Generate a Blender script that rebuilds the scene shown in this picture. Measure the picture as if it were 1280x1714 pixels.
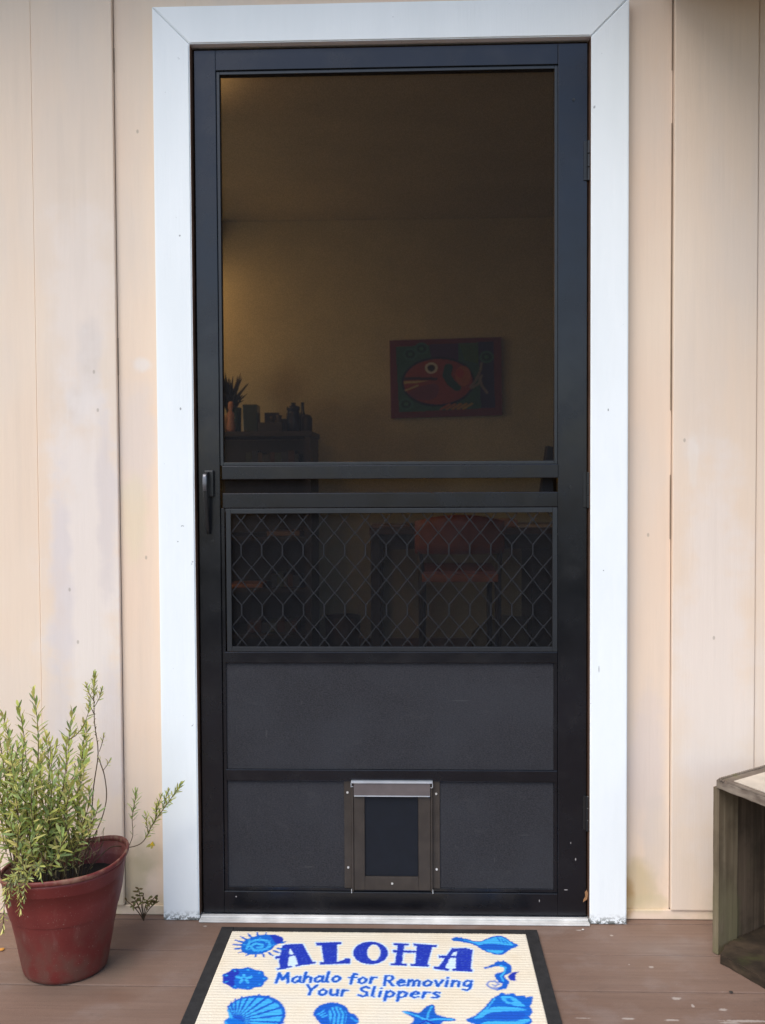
import bpy, bmesh, math, random
import numpy as np
from mathutils import Vector, Matrix, noise as mnoise
random.seed(7); rng = np.random.default_rng(7)
for o in list(bpy.data.objects): bpy.data.objects.remove(o)
sc = bpy.context.scene
COL = sc.collection

# ------------------------------------------------------------------ camera
cam_d = bpy.data.cameras.new('camera'); cam = bpy.data.objects.new('camera', cam_d); COL.objects.link(cam)
cam_d.sensor_fit = 'VERTICAL'; cam_d.sensor_height = 24.0; cam_d.lens = 1645.04 / 1714 * 24.0
cam_d.clip_start = 0.05; cam_d.clip_end = 500
r_ = Vector((0.99945, 0.0325, -0.0052)); f_ = Vector((-0.0327, 0.9989, -0.0333)).normalized()
r_ = (r_ - f_ * r_.dot(f_)).normalized(); u_ = r_.cross(f_)
cam.matrix_world = Matrix(((r_.x, u_.x, -f_.x, 0.05435), (r_.y, u_.y, -f_.y, -2.28086), (r_.z, u_.z, -f_.z, 1.04334), (0, 0, 0, 1)))
sc.camera = cam
cam_d.dof.use_dof = True; cam_d.dof.focus_distance = 2.25; cam_d.dof.aperture_fstop = 4.0

# ------------------------------------------------------------------ sky, sun, exposure (soft, overcast)
SUN_EL, SUN_AZ = math.radians(52), math.radians(212)      # azimuth clockwise from +Y: behind the camera, to its left
w = bpy.data.worlds.new('World'); sc.world = w; w.use_nodes = True
wn = w.node_tree; bg = wn.nodes['Background']
sky = wn.nodes.new('ShaderNodeTexSky'); sky.sky_type = 'NISHITA'; sky.sun_disc = False
sky.sun_elevation = SUN_EL; sky.sun_rotation = SUN_AZ; sky.air_density = 1.0; sky.dust_density = 1.2; sky.ozone_density = 1.0
wn.links.new(sky.outputs[0], bg.inputs[0]); bg.inputs[1].default_value = 0.12
sl = bpy.data.lights.new('sun', 'SUN'); sun = bpy.data.objects.new('sun', sl); COL.objects.link(sun)
sl.energy = 1.35; sl.angle = math.radians(40); sl.color = (1.0, 0.94, 0.86)
sd = Vector((math.sin(SUN_AZ) * math.cos(SUN_EL), math.cos(SUN_AZ) * math.cos(SUN_EL), math.sin(SUN_EL)))
sun.rotation_euler = sd.to_track_quat('Z', 'Y').to_euler(); sun.location = sd * 20
sc.view_settings.view_transform = 'Standard'; sc.view_settings.look = 'None'
sc.view_settings.exposure = 0.93; sc.view_settings.gamma = 1.0; sc.view_settings.use_curve_mapping = False
sc.render.engine = 'CYCLES'
sc.cycles.use_denoising = True
sc.cycles.max_bounces = 8; sc.cycles.transparent_max_bounces = 12
sc.cycles.sample_clamp_indirect = 4.0

# ------------------------------------------------------------------ node helpers
class NT:
    def __init__(s, name, rough=0.6, metal=0.0, spec=0.5, base=(0.5, 0.5, 0.5)):
        s.m = bpy.data.materials.new(name); s.m.use_nodes = True; s.t = s.m.node_tree
        s.b = s.t.nodes['Principled BSDF']; s.out = s.t.nodes['Material Output']
        s.b.inputs['Roughness'].default_value = rough; s.b.inputs['Metallic'].default_value = metal
        s.b.inputs['Specular IOR Level'].default_value = spec
        s.b.inputs['Base Color'].default_value = (*base, 1)
    def n(s, typ, **k):
        x = s.t.nodes.new(typ)
        for a, v in k.items(): setattr(x, a, v)
        return x
    def link(s, a, b): s.t.links.new(a, b)
    def pos(s):
        if not hasattr(s, '_p'): s._p = s.n('ShaderNodeNewGeometry').outputs['Position']
        return s._p
    def vec(s, scale=(1, 1, 1), loc=(0, 0, 0), src=None):
        m = s.n('ShaderNodeMapping'); m.inputs['Scale'].default_value = scale; m.inputs['Location'].default_value = loc
        s.link(src or s.pos(), m.inputs['Vector']); return m.outputs[0]
    def noise(s, scale, detail=4, vec=None, rough=0.55, dist=0.0):
        x = s.n('ShaderNodeTexNoise'); x.inputs['Scale'].default_value = scale; x.inputs['Detail'].default_value = detail
        x.inputs['Roughness'].default_value = rough; x.inputs['Distortion'].default_value = dist
        s.link(vec or s.pos(), x.inputs['Vector']); return x.outputs['Fac']
    def ramp(s, fac, a, b, ca=0.0, cb=1.0):
        m = s.n('ShaderNodeMapRange'); m.interpolation_type = 'SMOOTHSTEP'
        s.link(fac, m.inputs['Value'])
        for k, v in (('From Min', a), ('From Max', b), ('To Min', ca), ('To Max', cb)): m.inputs[k].default_value = v
        return m.outputs[0]
    def math(s, op, a, b=None, c=None):
        m = s.n('ShaderNodeMath', operation=op)
        for i, v in enumerate((a, b, c)):
            if v is None: continue
            if isinstance(v, (int, float)): m.inputs[i].default_value = v
            else: s.link(v, m.inputs[i])
        return m.outputs[0]
    def mix(s, fac, a, b, mode='MIX'):
        m = s.n('ShaderNodeMix', data_type='RGBA', blend_type=mode)
        for i, v in ((0, fac), (6, a), (7, b)):
            if isinstance(v, (int, float)): m.inputs[i].default_value = v
            elif isinstance(v, tuple): m.inputs[i].default_value = (*v[:3], 1)
            else: s.link(v, m.inputs[i])
        return m.outputs[2]
    def base(s, c): s.link(c, s.b.inputs['Base Color'])
    def bump(s, h, strength=0.3, dist=0.01):
        b = s.n('ShaderNodeBump'); b.inputs['Strength'].default_value = strength; b.inputs['Distance'].default_value = dist
        s.link(h, b.inputs['Height'])
        if hasattr(s, '_lastb'): s.link(s._lastb, b.inputs['Normal'])
        s._lastb = b.outputs[0]; s.link(b.outputs[0], s.b.inputs['Normal'])
    def blob(s, cx, cz, rx, rz, soft=0.5, wob=0.3, axes='xz', wscale=9.0):
        """mask 1 inside an irregular ellipse, fading outside"""
        c = (cx, cz)
        if axes == 'xz': loc, scl, mul = (-cx / rx, 0, -cz / rz), (1 / rx, 0, 1 / rz), 0
        else: loc, scl = (-cx / rx, -cz / rz, 0), (1 / rx, 1 / rz, 0)
        v = s.vec(scale=scl, loc=loc)
        l = s.n('ShaderNodeVectorMath', operation='LENGTH'); s.link(v, l.inputs[0])
        d = l.outputs['Value']
        if wob:
            if not hasattr(s, '_wn'): s._wn = {}
            if wscale not in s._wn: s._wn[wscale] = s.noise(wscale, 5)
            d = s.math('ADD', d, s.math('MULTIPLY', s.math('SUBTRACT', s._wn[wscale], 0.5), wob * 3.0))
        return s.ramp(d, 1 + soft, 1 - soft)

def simple(name, base, rough=0.6, metal=0.0, spec=0.5, var=0.12, scale=25, bump=0.0, bscale=200):
    t = NT(name, rough, metal, spec, base)
    n = t.noise(scale, 5)
    t.base(t.mix(t.ramp(n, 0.3, 0.7), tuple(c * (1 - var) for c in base), tuple(min(1, c * (1 + var)) for c in base)))
    if bump: t.bump(t.noise(bscale, 3), bump, 0.001)
    return t.m

# ------------------------------------------------------------------ materials
def m_siding(name, proud):
    a, b = ((0.80, 0.612, 0.465), (0.815, 0.660, 0.515)) if not proud else ((0.80, 0.628, 0.48), (0.815, 0.675, 0.54))
    t = NT(name, 0.62, spec=0.3)
    big = t.noise(1.6, 4, t.vec((1, 1, 0.55)))
    c = t.mix(t.ramp(big, 0.35, 0.65), a, b)
    # weathered, chalkier paint low on the wall
    c = t.mix(t.math('MULTIPLY', t.ramp(t.noise(3.0, 6, t.vec((1.6, 1, 0.5), (3, 0, 1))), 0.45, 0.62), 0.35), c, (0.70, 0.61, 0.53))
    blobs = [ # x, z, rx, rz, colour, strength
        (-0.73, 1.45, 0.07, 0.22, (0.80, 0.70, 0.62), .6), (-0.71, 1.33, 0.03, 0.10, (0.66, 0.585, 0.53), .55),
        (-0.745, 1.22, 0.02, 0.05, (0.64, 0.57, 0.52), .5), (-0.72, .85, 0.09, 0.42, (0.80, 0.72, 0.66), .7),
        (-0.675, 0.98, 0.022, 0.20, (0.66, 0.58, 0.545), .55), (-0.785, 0.75, 0.028, 0.25, (0.67, 0.595, 0.575), .6),
        (-0.67, 0.45, 0.03, 0.16, (0.65, 0.575, 0.55), .5), (-0.80, .45, .03, .2, (0.67, 0.60, 0.57), .5),
        (-0.585, 1.315, 0.022, 0.018, (0.80, 0.76, 0.72), .5), (-0.60, 1.15, 0.05, 0.14, (0.71, 0.62, 0.56), .5),
        (-0.61, 0.95, 0.03, 0.10, (0.76, 0.64, 0.44), .5), (-0.62, 0.10, 0.05, 0.07, (0.50, 0.43, 0.27), .6),
        (-0.59, 0.13, 0.05, 0.05, (0.42, 0.36, 0.22), .35),
        (0.75, 0.62, 0.08, 0.45, (0.80, 0.71, 0.64), .55), (0.70, 1.08, 0.010, 0.06, (0.83, 0.77, 0.70), .25),
        (0.575, 0.085, 0.045, 0.055, (0.60, 0.47, 0.25), .6), (0.553, 0.045, 0.016, 0.045, (0.47, 0.29, 0.12), .7), (0.61, 0.035, 0.05, 0.02, (0.62, 0.52, 0.32), .5),
        (0.60, 0.35, 0.04, 0.16, (0.69, 0.58, 0.53), .45), (0.62, .2, .03, .1, (0.66, 0.58, 0.5), .4),
    ]
    for i, (x, z, rx, rz, cc, st) in enumerate(blobs):
        if (abs(x) > 0.652) != proud and abs(x) < .84: continue
        c = t.mix(t.math('MULTIPLY', t.blob(x, z, rx, rz, 0.42, 0.62, wscale=13.0), min(1, st * 1.1)), c, cc)
    # thin vertical smears and drips
    sm = t.ramp(t.noise(14, 5, t.vec((1.6, 1, 0.10), (5, 0, 2))), 0.56, 0.74)
    c = t.mix(t.math('MULTIPLY', sm, 0.13), c, (0.55, 0.46, 0.38))
    # greenish growth creeping up from the sill
    sx = t.n('ShaderNodeSeparateXYZ'); t.link(t.pos(), sx.inputs[0])
    low = t.ramp(sx.outputs['Z'], 0.20, 0.0)
    g = t.math('MULTIPLY', t.ramp(t.noise(11, 5), 0.45, 0.7), low)
    c = t.mix(t.math('MULTIPLY', g, 0.6), c, (0.56, 0.49, 0.30))
    # nail heads and knocks
    nails = [(-.766, .785), (-.748, .66), (-.765, .47), (-.70, 1.30), (-.768, .372), (-.692, 1.21), (-.592, 1.862), (-.585, .86),
             (.68, 1.13), (.75, .67), (.60, .91)]
    for (x, z) in nails:
        c = t.mix(t.math('MULTIPLY', t.blob(x, z, 0.0028, 0.0045, 0.35, 0.0), 0.5), c, (0.30, 0.24, 0.18))
    t.base(c)
    t.bump(t.noise(70, 6, t.vec((1, 1, 0.05)), rough=.7), 0.18, 0.004); t.bump(t.noise(5, 3, t.vec((1, 1, .4))), .5, .006)
    c2 = t.ramp(t.noise(110, 6, t.vec((1, 1, 0.04)), rough=.7), .3, .7); t.base(t.mix(t.math('MULTIPLY', c2, .045), c, (.42, .34, .27)))
    t.bump(t.noise(500, 3), 0.15, 0.0006)
    return t.m

def m_trim():
    t = NT('white_trim_paint', 0.5, spec=0.35)
    c = t.mix(t.ramp(t.noise(9, 5, t.vec((1, 1, 0.25))), 0.3, 0.7), (0.83, 0.865, 0.865), (0.88, 0.91, 0.91))
    sx = t.n('ShaderNodeSeparateXYZ'); t.link(t.pos(), sx.inputs[0])
    low = t.ramp(sx.outputs['Z'], 0.028, 0.0)
    c = t.mix(t.math('MULTIPLY', t.math('MULTIPLY', low, t.ramp(t.noise(120, 5), 0.45, 0.56)), 0.9), c, (0.07, 0.075, 0.06))
    c = t.mix(t.ramp(t.noise(42, 3), 0.715, 0.735), c, (0.45, 0.46, 0.47))
    for x, z, rx, rz in ((-.552, 1.5, .0015, .004), (-.487, 1.61, .002, .002), (-.49, 1.21, .002, .003), (-.5, .9, .0014, .0014), (.5, 1.2, .0015, .003), (.49, .83, .0015, .0015), (.48, .6, .001, .008)):
        c = t.mix(t.blob(x, z, rx, rz, 0.3, 0.2, wscale=60.0), c, (0.35, 0.36, 0.36))
    t.base(c)
    t.bump(t.noise(60, 6, t.vec((1, 1, 0.05)), rough=.7), 0.28, 0.003); t.bump(t.noise(6, 3, t.vec((1, 1, .3))), .5, .004)
    t.bump(t.noise(300, 3), 0.1, 0.0005)
    return t.m

def m_deck():
    t = NT('worn_brown_deck_paint', 0.62, spec=0.35)
    c = t.mix(t.ramp(t.noise(3.2, 5, t.vec((0.7, 1.4, 1))), 0.32, 0.68), (0.200, 0.122, 0.086), (0.240, 0.158, 0.118))
    c = t.mix(t.math('MULTIPLY', t.ramp(t.noise(9, 6), 0.5, 0.7), 0.4), c, (0.30, 0.235, 0.205))
    c = t.mix(t.math('MULTIPLY', t.ramp(t.noise(700, 2), 0.35, 0.75), 0.25), c, (0.12, 0.08, 0.06))
    c = t.mix(t.math('MULTIPLY', t.ramp(t.noise(230, 3), 0.68, 0.76), 0.5), c, (0.42, 0.36, 0.31))
    c = t.mix(t.math('MULTIPLY', t.ramp(t.noise(26, 6, t.vec((.5, 1, 1), (4, 2, 0)), rough=.7), 0.56, 0.72), 0.35), c, (0.13, 0.09, 0.07))
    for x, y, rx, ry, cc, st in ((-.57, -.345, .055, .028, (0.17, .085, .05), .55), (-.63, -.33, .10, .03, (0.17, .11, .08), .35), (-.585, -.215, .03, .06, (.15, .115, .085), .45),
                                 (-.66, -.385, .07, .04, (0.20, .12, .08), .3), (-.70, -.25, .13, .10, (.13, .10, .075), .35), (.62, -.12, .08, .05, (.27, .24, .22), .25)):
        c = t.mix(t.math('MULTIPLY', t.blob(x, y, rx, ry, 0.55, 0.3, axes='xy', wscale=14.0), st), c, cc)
    chips = [(.690, -.405, .045, .004), (.655, -.412, .02, .003), (.545, -.405, .014, .003), (.462, -.402, .012, .003), (.375, -.402, .014, .0015), (.575, -.325, .008, .005), (.60, -.352, .003, .006),
             (.655, -.365, .008, .004), (.555, -.20, .005, .004), (.50, -.055, .004, .003), (.43, -.03, .006, .003), (-.44, -.028, .004, .003),
             (.715, -.43, .02, .004), (.51, -.19, .002, .002)]
    for x, y, rx, ry in chips:
        c = t.mix(t.math('MULTIPLY', t.blob(x, y, rx, ry, 0.35, 0.55, axes='xy', wscale=150.0), 0.6), c, (0.58, 0.52, 0.46))
    c = t.mix(t.math('MULTIPLY', t.ramp(t.noise(90, 6, t.vec((0.04, 1, 1)), rough=.7), .35, .7), .28), c, (.12, .075, .058))
    t.base(c)
    t.bump(t.noise(60, 6, t.vec((0.05, 1, 1)), rough=.7), 0.5, 0.003)
    t.bump(t.noise(420, 3), 0.3, 0.0008)
    t.link(t.ramp(t.noise(6, 3), .3, .7, .5, .72), t.b.inputs['Roughness'])
    return t.m

def m_doorframe():
    t = NT('dark_bronze_frame', 0.22, spec=0.5); t.b.inputs['Specular Tint'].default_value = (.93, .93, 1.0, 1)
    c = t.mix(t.ramp(t.noise(5, 5), 0.3, 0.7), (0.0035, 0.004, 0.0055), (0.006, 0.0065, 0.009))
    c = t.mix(t.math('MULTIPLY', t.ramp(t.noise(14, 6), 0.52, 0.72), 0.25), c, (0.025, 0.024, 0.024))
    # scratches to bare metal near the foot of the hinge stile
    for x, z, rx, rz in ((.4075, .073, .004, .001), (.43, .146, .0013, .003), (.4185, .185, .001, .002), (.345, .046, .001, .003), (-.375, .05, .0015, .0015)):
        c = t.mix(t.blob(x, z, rx, rz, 0.3, 0.2, wscale=60.0), c, (0.35, 0.33, 0.32))
    t.base(c)
    t.link(t.ramp(t.noise(12, 5), 0.3, 0.7, 0.19, 0.30), t.b.inputs['Roughness'])
    t.bump(t.noise(900, 2), 0.12, 0.0004)
    return t.m

def m_screen(name, dens, col):
    t = NT(name, 0.9, spec=0.0, base=col)
    d = t.n('ShaderNodeBsdfDiffuse'); tr = t.n('ShaderNodeBsdfTransparent'); mx = t.n('ShaderNodeMixShader')
    # woven threads: two fine waves, plus slight unevenness of the weave
    a = t.n('ShaderNodeTexWave'); a.bands_direction = 'X'; a.inputs['Scale'].default_value = 190
    b = t.n('ShaderNodeTexWave'); b.bands_direction = 'Z'; b.inputs['Scale'].default_value = 190
    t.link(t.pos(), a.inputs[0]); t.link(t.pos(), b.inputs[0])
    wv = t.math('MULTIPLY', t.math('ADD', a.outputs['Fac'], b.outputs['Fac']), 0.5)
    n = t.noise(420, 3)
    f = t.math('ADD', dens - 0.10, t.math('ADD', t.math('MULTIPLY', wv, 0.07), t.math('MULTIPLY', t.ramp(n, .3, .7), 0.13)))
    d.inputs[0].default_value = (*col, 1)
    t.link(f, mx.inputs[0]); t.link(tr.outputs[0], mx.inputs[1]); t.link(d.outputs[0], mx.inputs[2])
    t.link(mx.outputs[0], t.out.inputs['Surface'])
    return t.m

def m_panel():
    t = NT('charcoal_mesh_panel', 0.75, spec=0.25)
    n = t.noise(260, 4, t.vec((1, 1, 2.2)))
    c = t.mix(t.ramp(n, 0.3, 0.7), (0.016, 0.016, 0.0195), (0.037, 0.036, 0.041))
    c = t.mix(t.math('MULTIPLY', t.ramp(t.noise(5, 4), 0.35, 0.65), 0.3), c, (0.042, 0.044, 0.052))
    c = t.mix(t.math('MULTIPLY', t.ramp(t.noise(24, 7, t.vec((.6, 1, 1.3)), rough=.7, dist=.6), .56, .74), .14), c, (.085, .083, .085))
    for x, z, rx, rz in ((-.215, .515, .0012, .004), (.16, .52, .02, .0012), (-.30, .44, .0015, .008), (.24, .14, .0012, .006), (.31, .20, .014, .001), (-.20, .12, .01, .0012)):
        c = t.mix(t.math('MULTIPLY', t.blob(x, z, rx, rz, .5, .3, wscale=60.0), .25), c, (.10, .10, .10))
    t.base(c)
    a = t.n('ShaderNodeTexWave'); a.bands_direction = 'Z'; a.inputs['Scale'].default_value = 160
    a.inputs['Distortion'].default_value = 1.5
    t.link(t.pos(), a.inputs[0]); t.bump(a.outputs['Fac'], 0.35, 0.001); t.bump(n, 0.4, 0.001)
    return t.m

def m_oldwood(name, a, b, moss, moss_col=(0.13, 0.135, 0.03), grain=(1, 1, 0.06), rough=0.85, mz=None):
    t = NT(name, rough, spec=0.2)
    c = t.mix(t.ramp(t.noise(60, 6, t.vec(grain), dist=0.4), 0.3, 0.7), a, b)
    c = t.mix(t.math('MULTIPLY', t.ramp(t.noise(16, 5), 0.4, 0.7), 0.5), c, tuple(x * 0.5 for x in a))
    if moss:
        k = t.ramp(t.noise(9, 5, t.vec((1, 1, 0.6))), 0.62 - moss * 0.3, 0.8 - moss * 0.3)
        if mz:
            sx = t.n('ShaderNodeSeparateXYZ'); t.link(t.pos(), sx.inputs[0]); k = t.math('MULTIPLY', k, t.ramp(sx.outputs['Z'], mz[1], mz[0]))
        c = t.mix(k, c, moss_col)
    t.base(c); t.bump(t.noise(70, 6, t.vec(grain)), 0.5, 0.003)
    return t.m

def m_vcol(name, rough=0.8, attr='col', spec=0.2, fine=0.0, fscale=900, transl=0.0):
    t = NT(name, rough, spec=spec)
    a = t.n('ShaderNodeAttribute', attribute_name=attr)
    c = a.outputs['Color']
    if fine: c = t.mix(t.math('MULTIPLY', t.ramp(t.noise(fscale, 3), 0.3, 0.7), fine), c, tuple([0.0] * 3))
    t.base(c)
    if transl:
        t.b.inputs['Subsurface Weight'].default_value = 0.0
        tl = t.n('ShaderNodeBsdfTranslucent'); t.link(c, tl.inputs[0]); mx = t.n('ShaderNodeMixShader'); mx.inputs[0].default_value = transl
        t.link(t.b.outputs[0], mx.inputs[1]); t.link(tl.outputs[0], mx.inputs[2]); t.link(mx.outputs[0], t.out.inputs['Surface'])
    return t

M = {}
M['siding'] = m_siding('cream_siding_paint', False); M['siding2'] = m_siding('cream_siding_paint_raised', True)
M['trim'] = m_trim(); M['deck'] = m_deck(); M['frame'] = m_doorframe()
M['screen'] = m_screen('insect_screen', 0.48, (0.021, 0.022, 0.025)); M['panel'] = m_panel()
M['grille'] = simple('grille_metal', (0.017, 0.018, 0.021), 0.75, 0.0, 0.2)
M['bead'] = simple('frame_bead', (0.015, 0.017, 0.021), 0.34, spec=0.5)
M['black'] = simple('black_plastic', (0.010, 0.010, 0.011), 0.35, spec=0.5)
M['grey_handle'] = simple('worn_handle_paint', (0.16, 0.16, 0.175), 0.35, 0.5, 0.5)
M['bronze'] = simple('brown_aluminium', (0.046, 0.036, 0.029), 0.42, 0.2, 0.5, 0.15, 30)
M['cap'] = simple('pale_brown_aluminium', (0.135, 0.112, 0.108), 0.42, 0.2, 0.5, 0.1)
M['alu'] = simple('bare_aluminium', (0.62, 0.65, 0.68), 0.3, 0.6, 0.5, 0.08)
M['bright'] = simple('bright_screw', (0.75, 0.74, 0.70), 0.3, 0.5)
M['flap'] = simple('pet_door_flap', (0.005, 0.007, 0.012), 0.5, spec=0.3, bump=.2)
M['jamb'] = m_oldwood('brown_jamb_wood', (0.10, 0.055, 0.035), (0.16, 0.09, 0.06), 0)
M['sill'] = simple('sill_aluminium', (.66, .65, .62), .55, 0.0, 0.4, 0.18, 14, bump=.2)
M['rawwood'] = simple('bare_splintered_wood', (0.32, 0.16, 0.07), 0.8)

def soft_dark(name, c, rough=0.6): M[name] = simple(name, c, rough)

# ------------------------------------------------------------------ object helpers
def link(name, me, mats, parent=None, smooth=False, loc=None):
    o = bpy.data.objects.new(name, me); COL.objects.link(o)
    for m in (mats if isinstance(mats, (list, tuple)) else [mats]): me.materials.append(m)
    if parent: o.parent = parent
    if loc: o.location = loc
    if smooth:
        for p in me.polygons: p.use_smooth = True
    return o
def obj(name, bm, mats, parent=None, smooth=False, loc=None):
    me = bpy.data.meshes.new(name); bm.normal_update(); bm.to_mesh(me); bm.free()
    return link(name, me, mats, parent, smooth, loc)
def tag(o, label, cat=None, group=None, kind=None):
    if label: o['label'] = label
    if cat: o['category'] = cat
    if group: o['group'] = group
    if kind: o['kind'] = kind
    return o
def thing(name, label, cat, loc=(0, 0, 0), group=None):
    o = bpy.data.objects.new(name, None); COL.objects.link(o); o.location = loc; o.empty_display_size = 0.05
    return tag(o, label, cat, group)
def struct(o): o['kind'] = 'structure'; return o
def at(parent, child_pts): pass
def box(bm, x0, x1, y0, y1, z0, z1, bev=0.0, mi=0):
    vs = [bm.verts.new((x, y, z)) for x in (x0, x1) for y in (y0, y1) for z in (z0, z1)]
    fs = []
    for f in ((0, 1, 3, 2), (4, 6, 7, 5), (0, 4, 5, 1), (2, 3, 7, 6), (0, 2, 6, 4), (1, 5, 7, 3)):
        fc = bm.faces.new([vs[i] for i in f]); fc.material_index = mi; fs.append(fc)
    if bev:
        es = list({e for f in fs for e in f.edges})
        bmesh.ops.bevel(bm, geom=es, offset=bev, segments=2, affect='EDGES', profile=0.6)
def bx(name, parent, m, x0, x1, y0, y1, z0, z1, bev=0.0):
    bm = bmesh.new(); box(bm, x0, x1, y0, y1, z0, z1, bev)
    o = obj(name, bm, m, parent)
    if parent: o.matrix_parent_inverse = Matrix.Translation(parent.location).inverted()
    return o
def fix(o):
    "geometry was written in world coordinates: keep it there under a moved parent"
    o.matrix_parent_inverse = Matrix.Translation(o.parent.location).inverted() if o.parent else o.matrix_parent_inverse
    return o
def prism(bm, pts, y0, y1, axis='y', mi=0):
    "pts (a,b) outline, extruded along axis"
    def P(a, b, c): return {'y': (a, c, b), 'z': (a, b, c), 'x': (c, a, b)}[axis]
    A = [bm.verts.new(P(a, b, y0)) for a, b in pts]; B = [bm.verts.new(P(a, b, y1)) for a, b in pts]
    n = len(pts)
    for f in (A, list(reversed(B))):
        fc = bm.faces.new(f); fc.material_index = mi
    for i in range(n):
        fc = bm.faces.new((A[i], B[i], B[(i + 1) % n], A[(i + 1) % n])); fc.material_index = mi
    bmesh.ops.recalc_face_normals(bm, faces=bm.faces)
def tube(bm, pts, rad, seg=6, cap=True):
    pts = [Vector(p) for p in pts]
    rads = rad if isinstance(rad, (list, tuple)) else [rad] * len(pts)
    rings = []
    up = Vector((0.13, 0.21, 0.97)).normalized()
    for i, p in enumerate(pts):
        d = (pts[min(i + 1, len(pts) - 1)] - pts[max(i - 1, 0)]).normalized()
        s = d.cross(up)
        if s.length < 1e-3: s = d.cross(Vector((1, 0, 0)))
        s.normalize(); t = s.cross(d)
        rings.append([bm.verts.new(p + (s * math.cos(a) + t * math.sin(a)) * rads[i]) for a in [2 * math.pi * k / seg for k in range(seg)]])
    for a, b in zip(rings, rings[1:]):
        for k in range(seg): bm.faces.new((a[k], a[(k + 1) % seg], b[(k + 1) % seg], b[k]))
    if cap: bm.faces.new(list(reversed(rings[0]))); bm.faces.new(rings[-1])
def lathe(bm, prof, seg=32, c=(0, 0, 0)):
    rings = [[bm.verts.new((c[0] + r * math.cos(2 * math.pi * k / seg), c[1] + r * math.sin(2 * math.pi * k / seg), c[2] + z)) for k in range(seg)] for r, z in prof]
    for a, b in zip(rings, rings[1:]):
        for k in range(seg): bm.faces.new((a[k], a[(k + 1) % seg], b[(k + 1) % seg], b[k]))
    bm.faces.new(list(reversed(rings[0]))); bm.faces.new(rings[-1])

# ------------------------------------------------------------------ ground, deck
gm = NT('grass_ground', 0.9, spec=0.1)
gm.base(gm.mix(gm.ramp(gm.noise(1.5, 6), .35, .65), (0.028, 0.034, 0.02), (0.05, 0.055, 0.035)))
bm = bmesh.new(); vs = [bm.verts.new(p) for p in ((-150, -150, -.5), (150, -150, -.5), (150, 150, -.5), (-150, 150, -.5))]; bm.faces.new(vs)
struct(obj('ground', bm, gm.m))

bm = bmesh.new()
seams = [0.20, 0.006, -0.147, -0.3005]
while seams[-1] > -3.4: seams.append(seams[-1] - 0.1535)
for a, b in zip(seams, seams[1:]):
    dz = random.uniform(-.0006, .0006)
    box(bm, -4.0, 4.0, b + 0.0016, a - 0.0016, -0.04, dz, 0.0026)
struct(obj('deck', bm, M['deck']))
bm = bmesh.new(); box(bm, -3.98, 3.98, -3.4, .15, -.2, -.045)
struct(obj('deck_joists', bm, simple('joist_wood', (.03, .022, .018), .9)))

# ------------------------------------------------------------------ house wall: board-on-board siding
hw = thing('house_wall', 'cream painted vertical board siding with weathered patches, either side of the door', 'house wall', (0, .05, 0))
def siding_board(x0, x1, y0, z0, z1, mat, thick=.02, bev=.0025):
    bm = bmesh.new()
    n = 24; wob = [random.uniform(-.0006, .0006) for _ in range(n + 1)]
    box(bm, x0, x1, y0, y0 + thick, z0, z1, bev)
    return fix(obj('siding_board', bm, mat, hw))
OX, OZ = 0.475, 2.075     # clear opening in the wall (behind the trim)
ZT = 2.48
proud_y, rec_y = 0.022, 0.034
for s in (-1, 1):
    x = 0.0; e = {-1: [-0.645, -0.838], 1: [0.652, 0.845]}[s]
    siding_board(min(s * OX, e[0]) - (.012 if s > 0 else .004) * 0, max(s * OX, e[0]), rec_y, 0.0, ZT, M['siding'], .018, .001)
    siding_board(min(e[0] + s * .0015, e[1]), max(e[0] + s * .0015, e[1]), proud_y, 0.024, ZT, M['siding2'], .020, .003)
    x = e[1]; k = 0
    while abs(x) < 4.0:
        nx = x + s * 0.1935
        if k % 2 == 0: siding_board(min(x + s * .001, nx), max(x + s * .001, nx), proud_y + .0035, 0.024, ZT, M['siding2'], .018, .0015)
        else: siding_board(min(x + s * .0015, nx), max(x + s * .0015, nx), proud_y, 0.024, ZT, M['siding2'], .020, .003)
        x = nx; k += 1
# above the door
siding_board(-OX, OX, rec_y, OZ, ZT, M['siding'], .018, .001)
def wall_part(name, m, *a): return bx(name, hw, m, *a)
for s in (-1, 1):
    x0, x1 = sorted((s * OX, s * 4.0))
    wall_part('wall_core', M['siding'], x0, x1, .056, .14, -.04, 2.6)
wall_part('wall_core', M['siding'], -OX + .0, OX, .056, .14, OZ + .002, 2.6)
# skirting strip at the foot of the boards
for s in (-1, 1):
    x0, x1 = sorted((s * .5455, s * 4.0))
    bm = bmesh.new(); N = 60
    box(bm, x0, x1, .0275 - .001, .033, 0.001, .0235, .002)
    fix(obj('skirting_board', bm, M['siding'], hw))
# brown strips beside the raised boards: cracked joint with its recess shadow painted in
bm = bmesh.new(); z = 0.35
random.seed(3)
pts = []
while z < 2.2:
    l = random.uniform(.03, .22)
    if random.random() < .45: box(bm, -0.6455 + random.uniform(0, .0006), -0.6440 + random.uniform(-.0005, .0006), .0325, .0338, z, z + l)
    z += l + random.uniform(.0, .05)
for z0, z1 in ((1.20, 1.86), (1.98, 2.2), (.9, 1.05)): box(bm, .6495, .6513, .0325, .0338, z0, z1)
fix(obj('shaded_joint', bm, simple('joint_shadow_brown', (.30, .22, .155), .9), hw))

# ------------------------------------------------------------------ roof eave above (outside the frame, shades the top of the wall)
ev = thing('porch_roof', 'porch roof over the doorway, deeper toward the right', 'roof', (0, 0, 2.62))
bx('soffit', ev, simple('soffit_paint', (.55, .5, .43), .7), -4.2, 4.2, -.45, .2, 2.58, 2.70)
bx('roof_deck', ev, simple('roof_wood', (.16, .13, .11), .7), .62, 4.2, -.80, .018, 2.17, 2.27)

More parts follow.
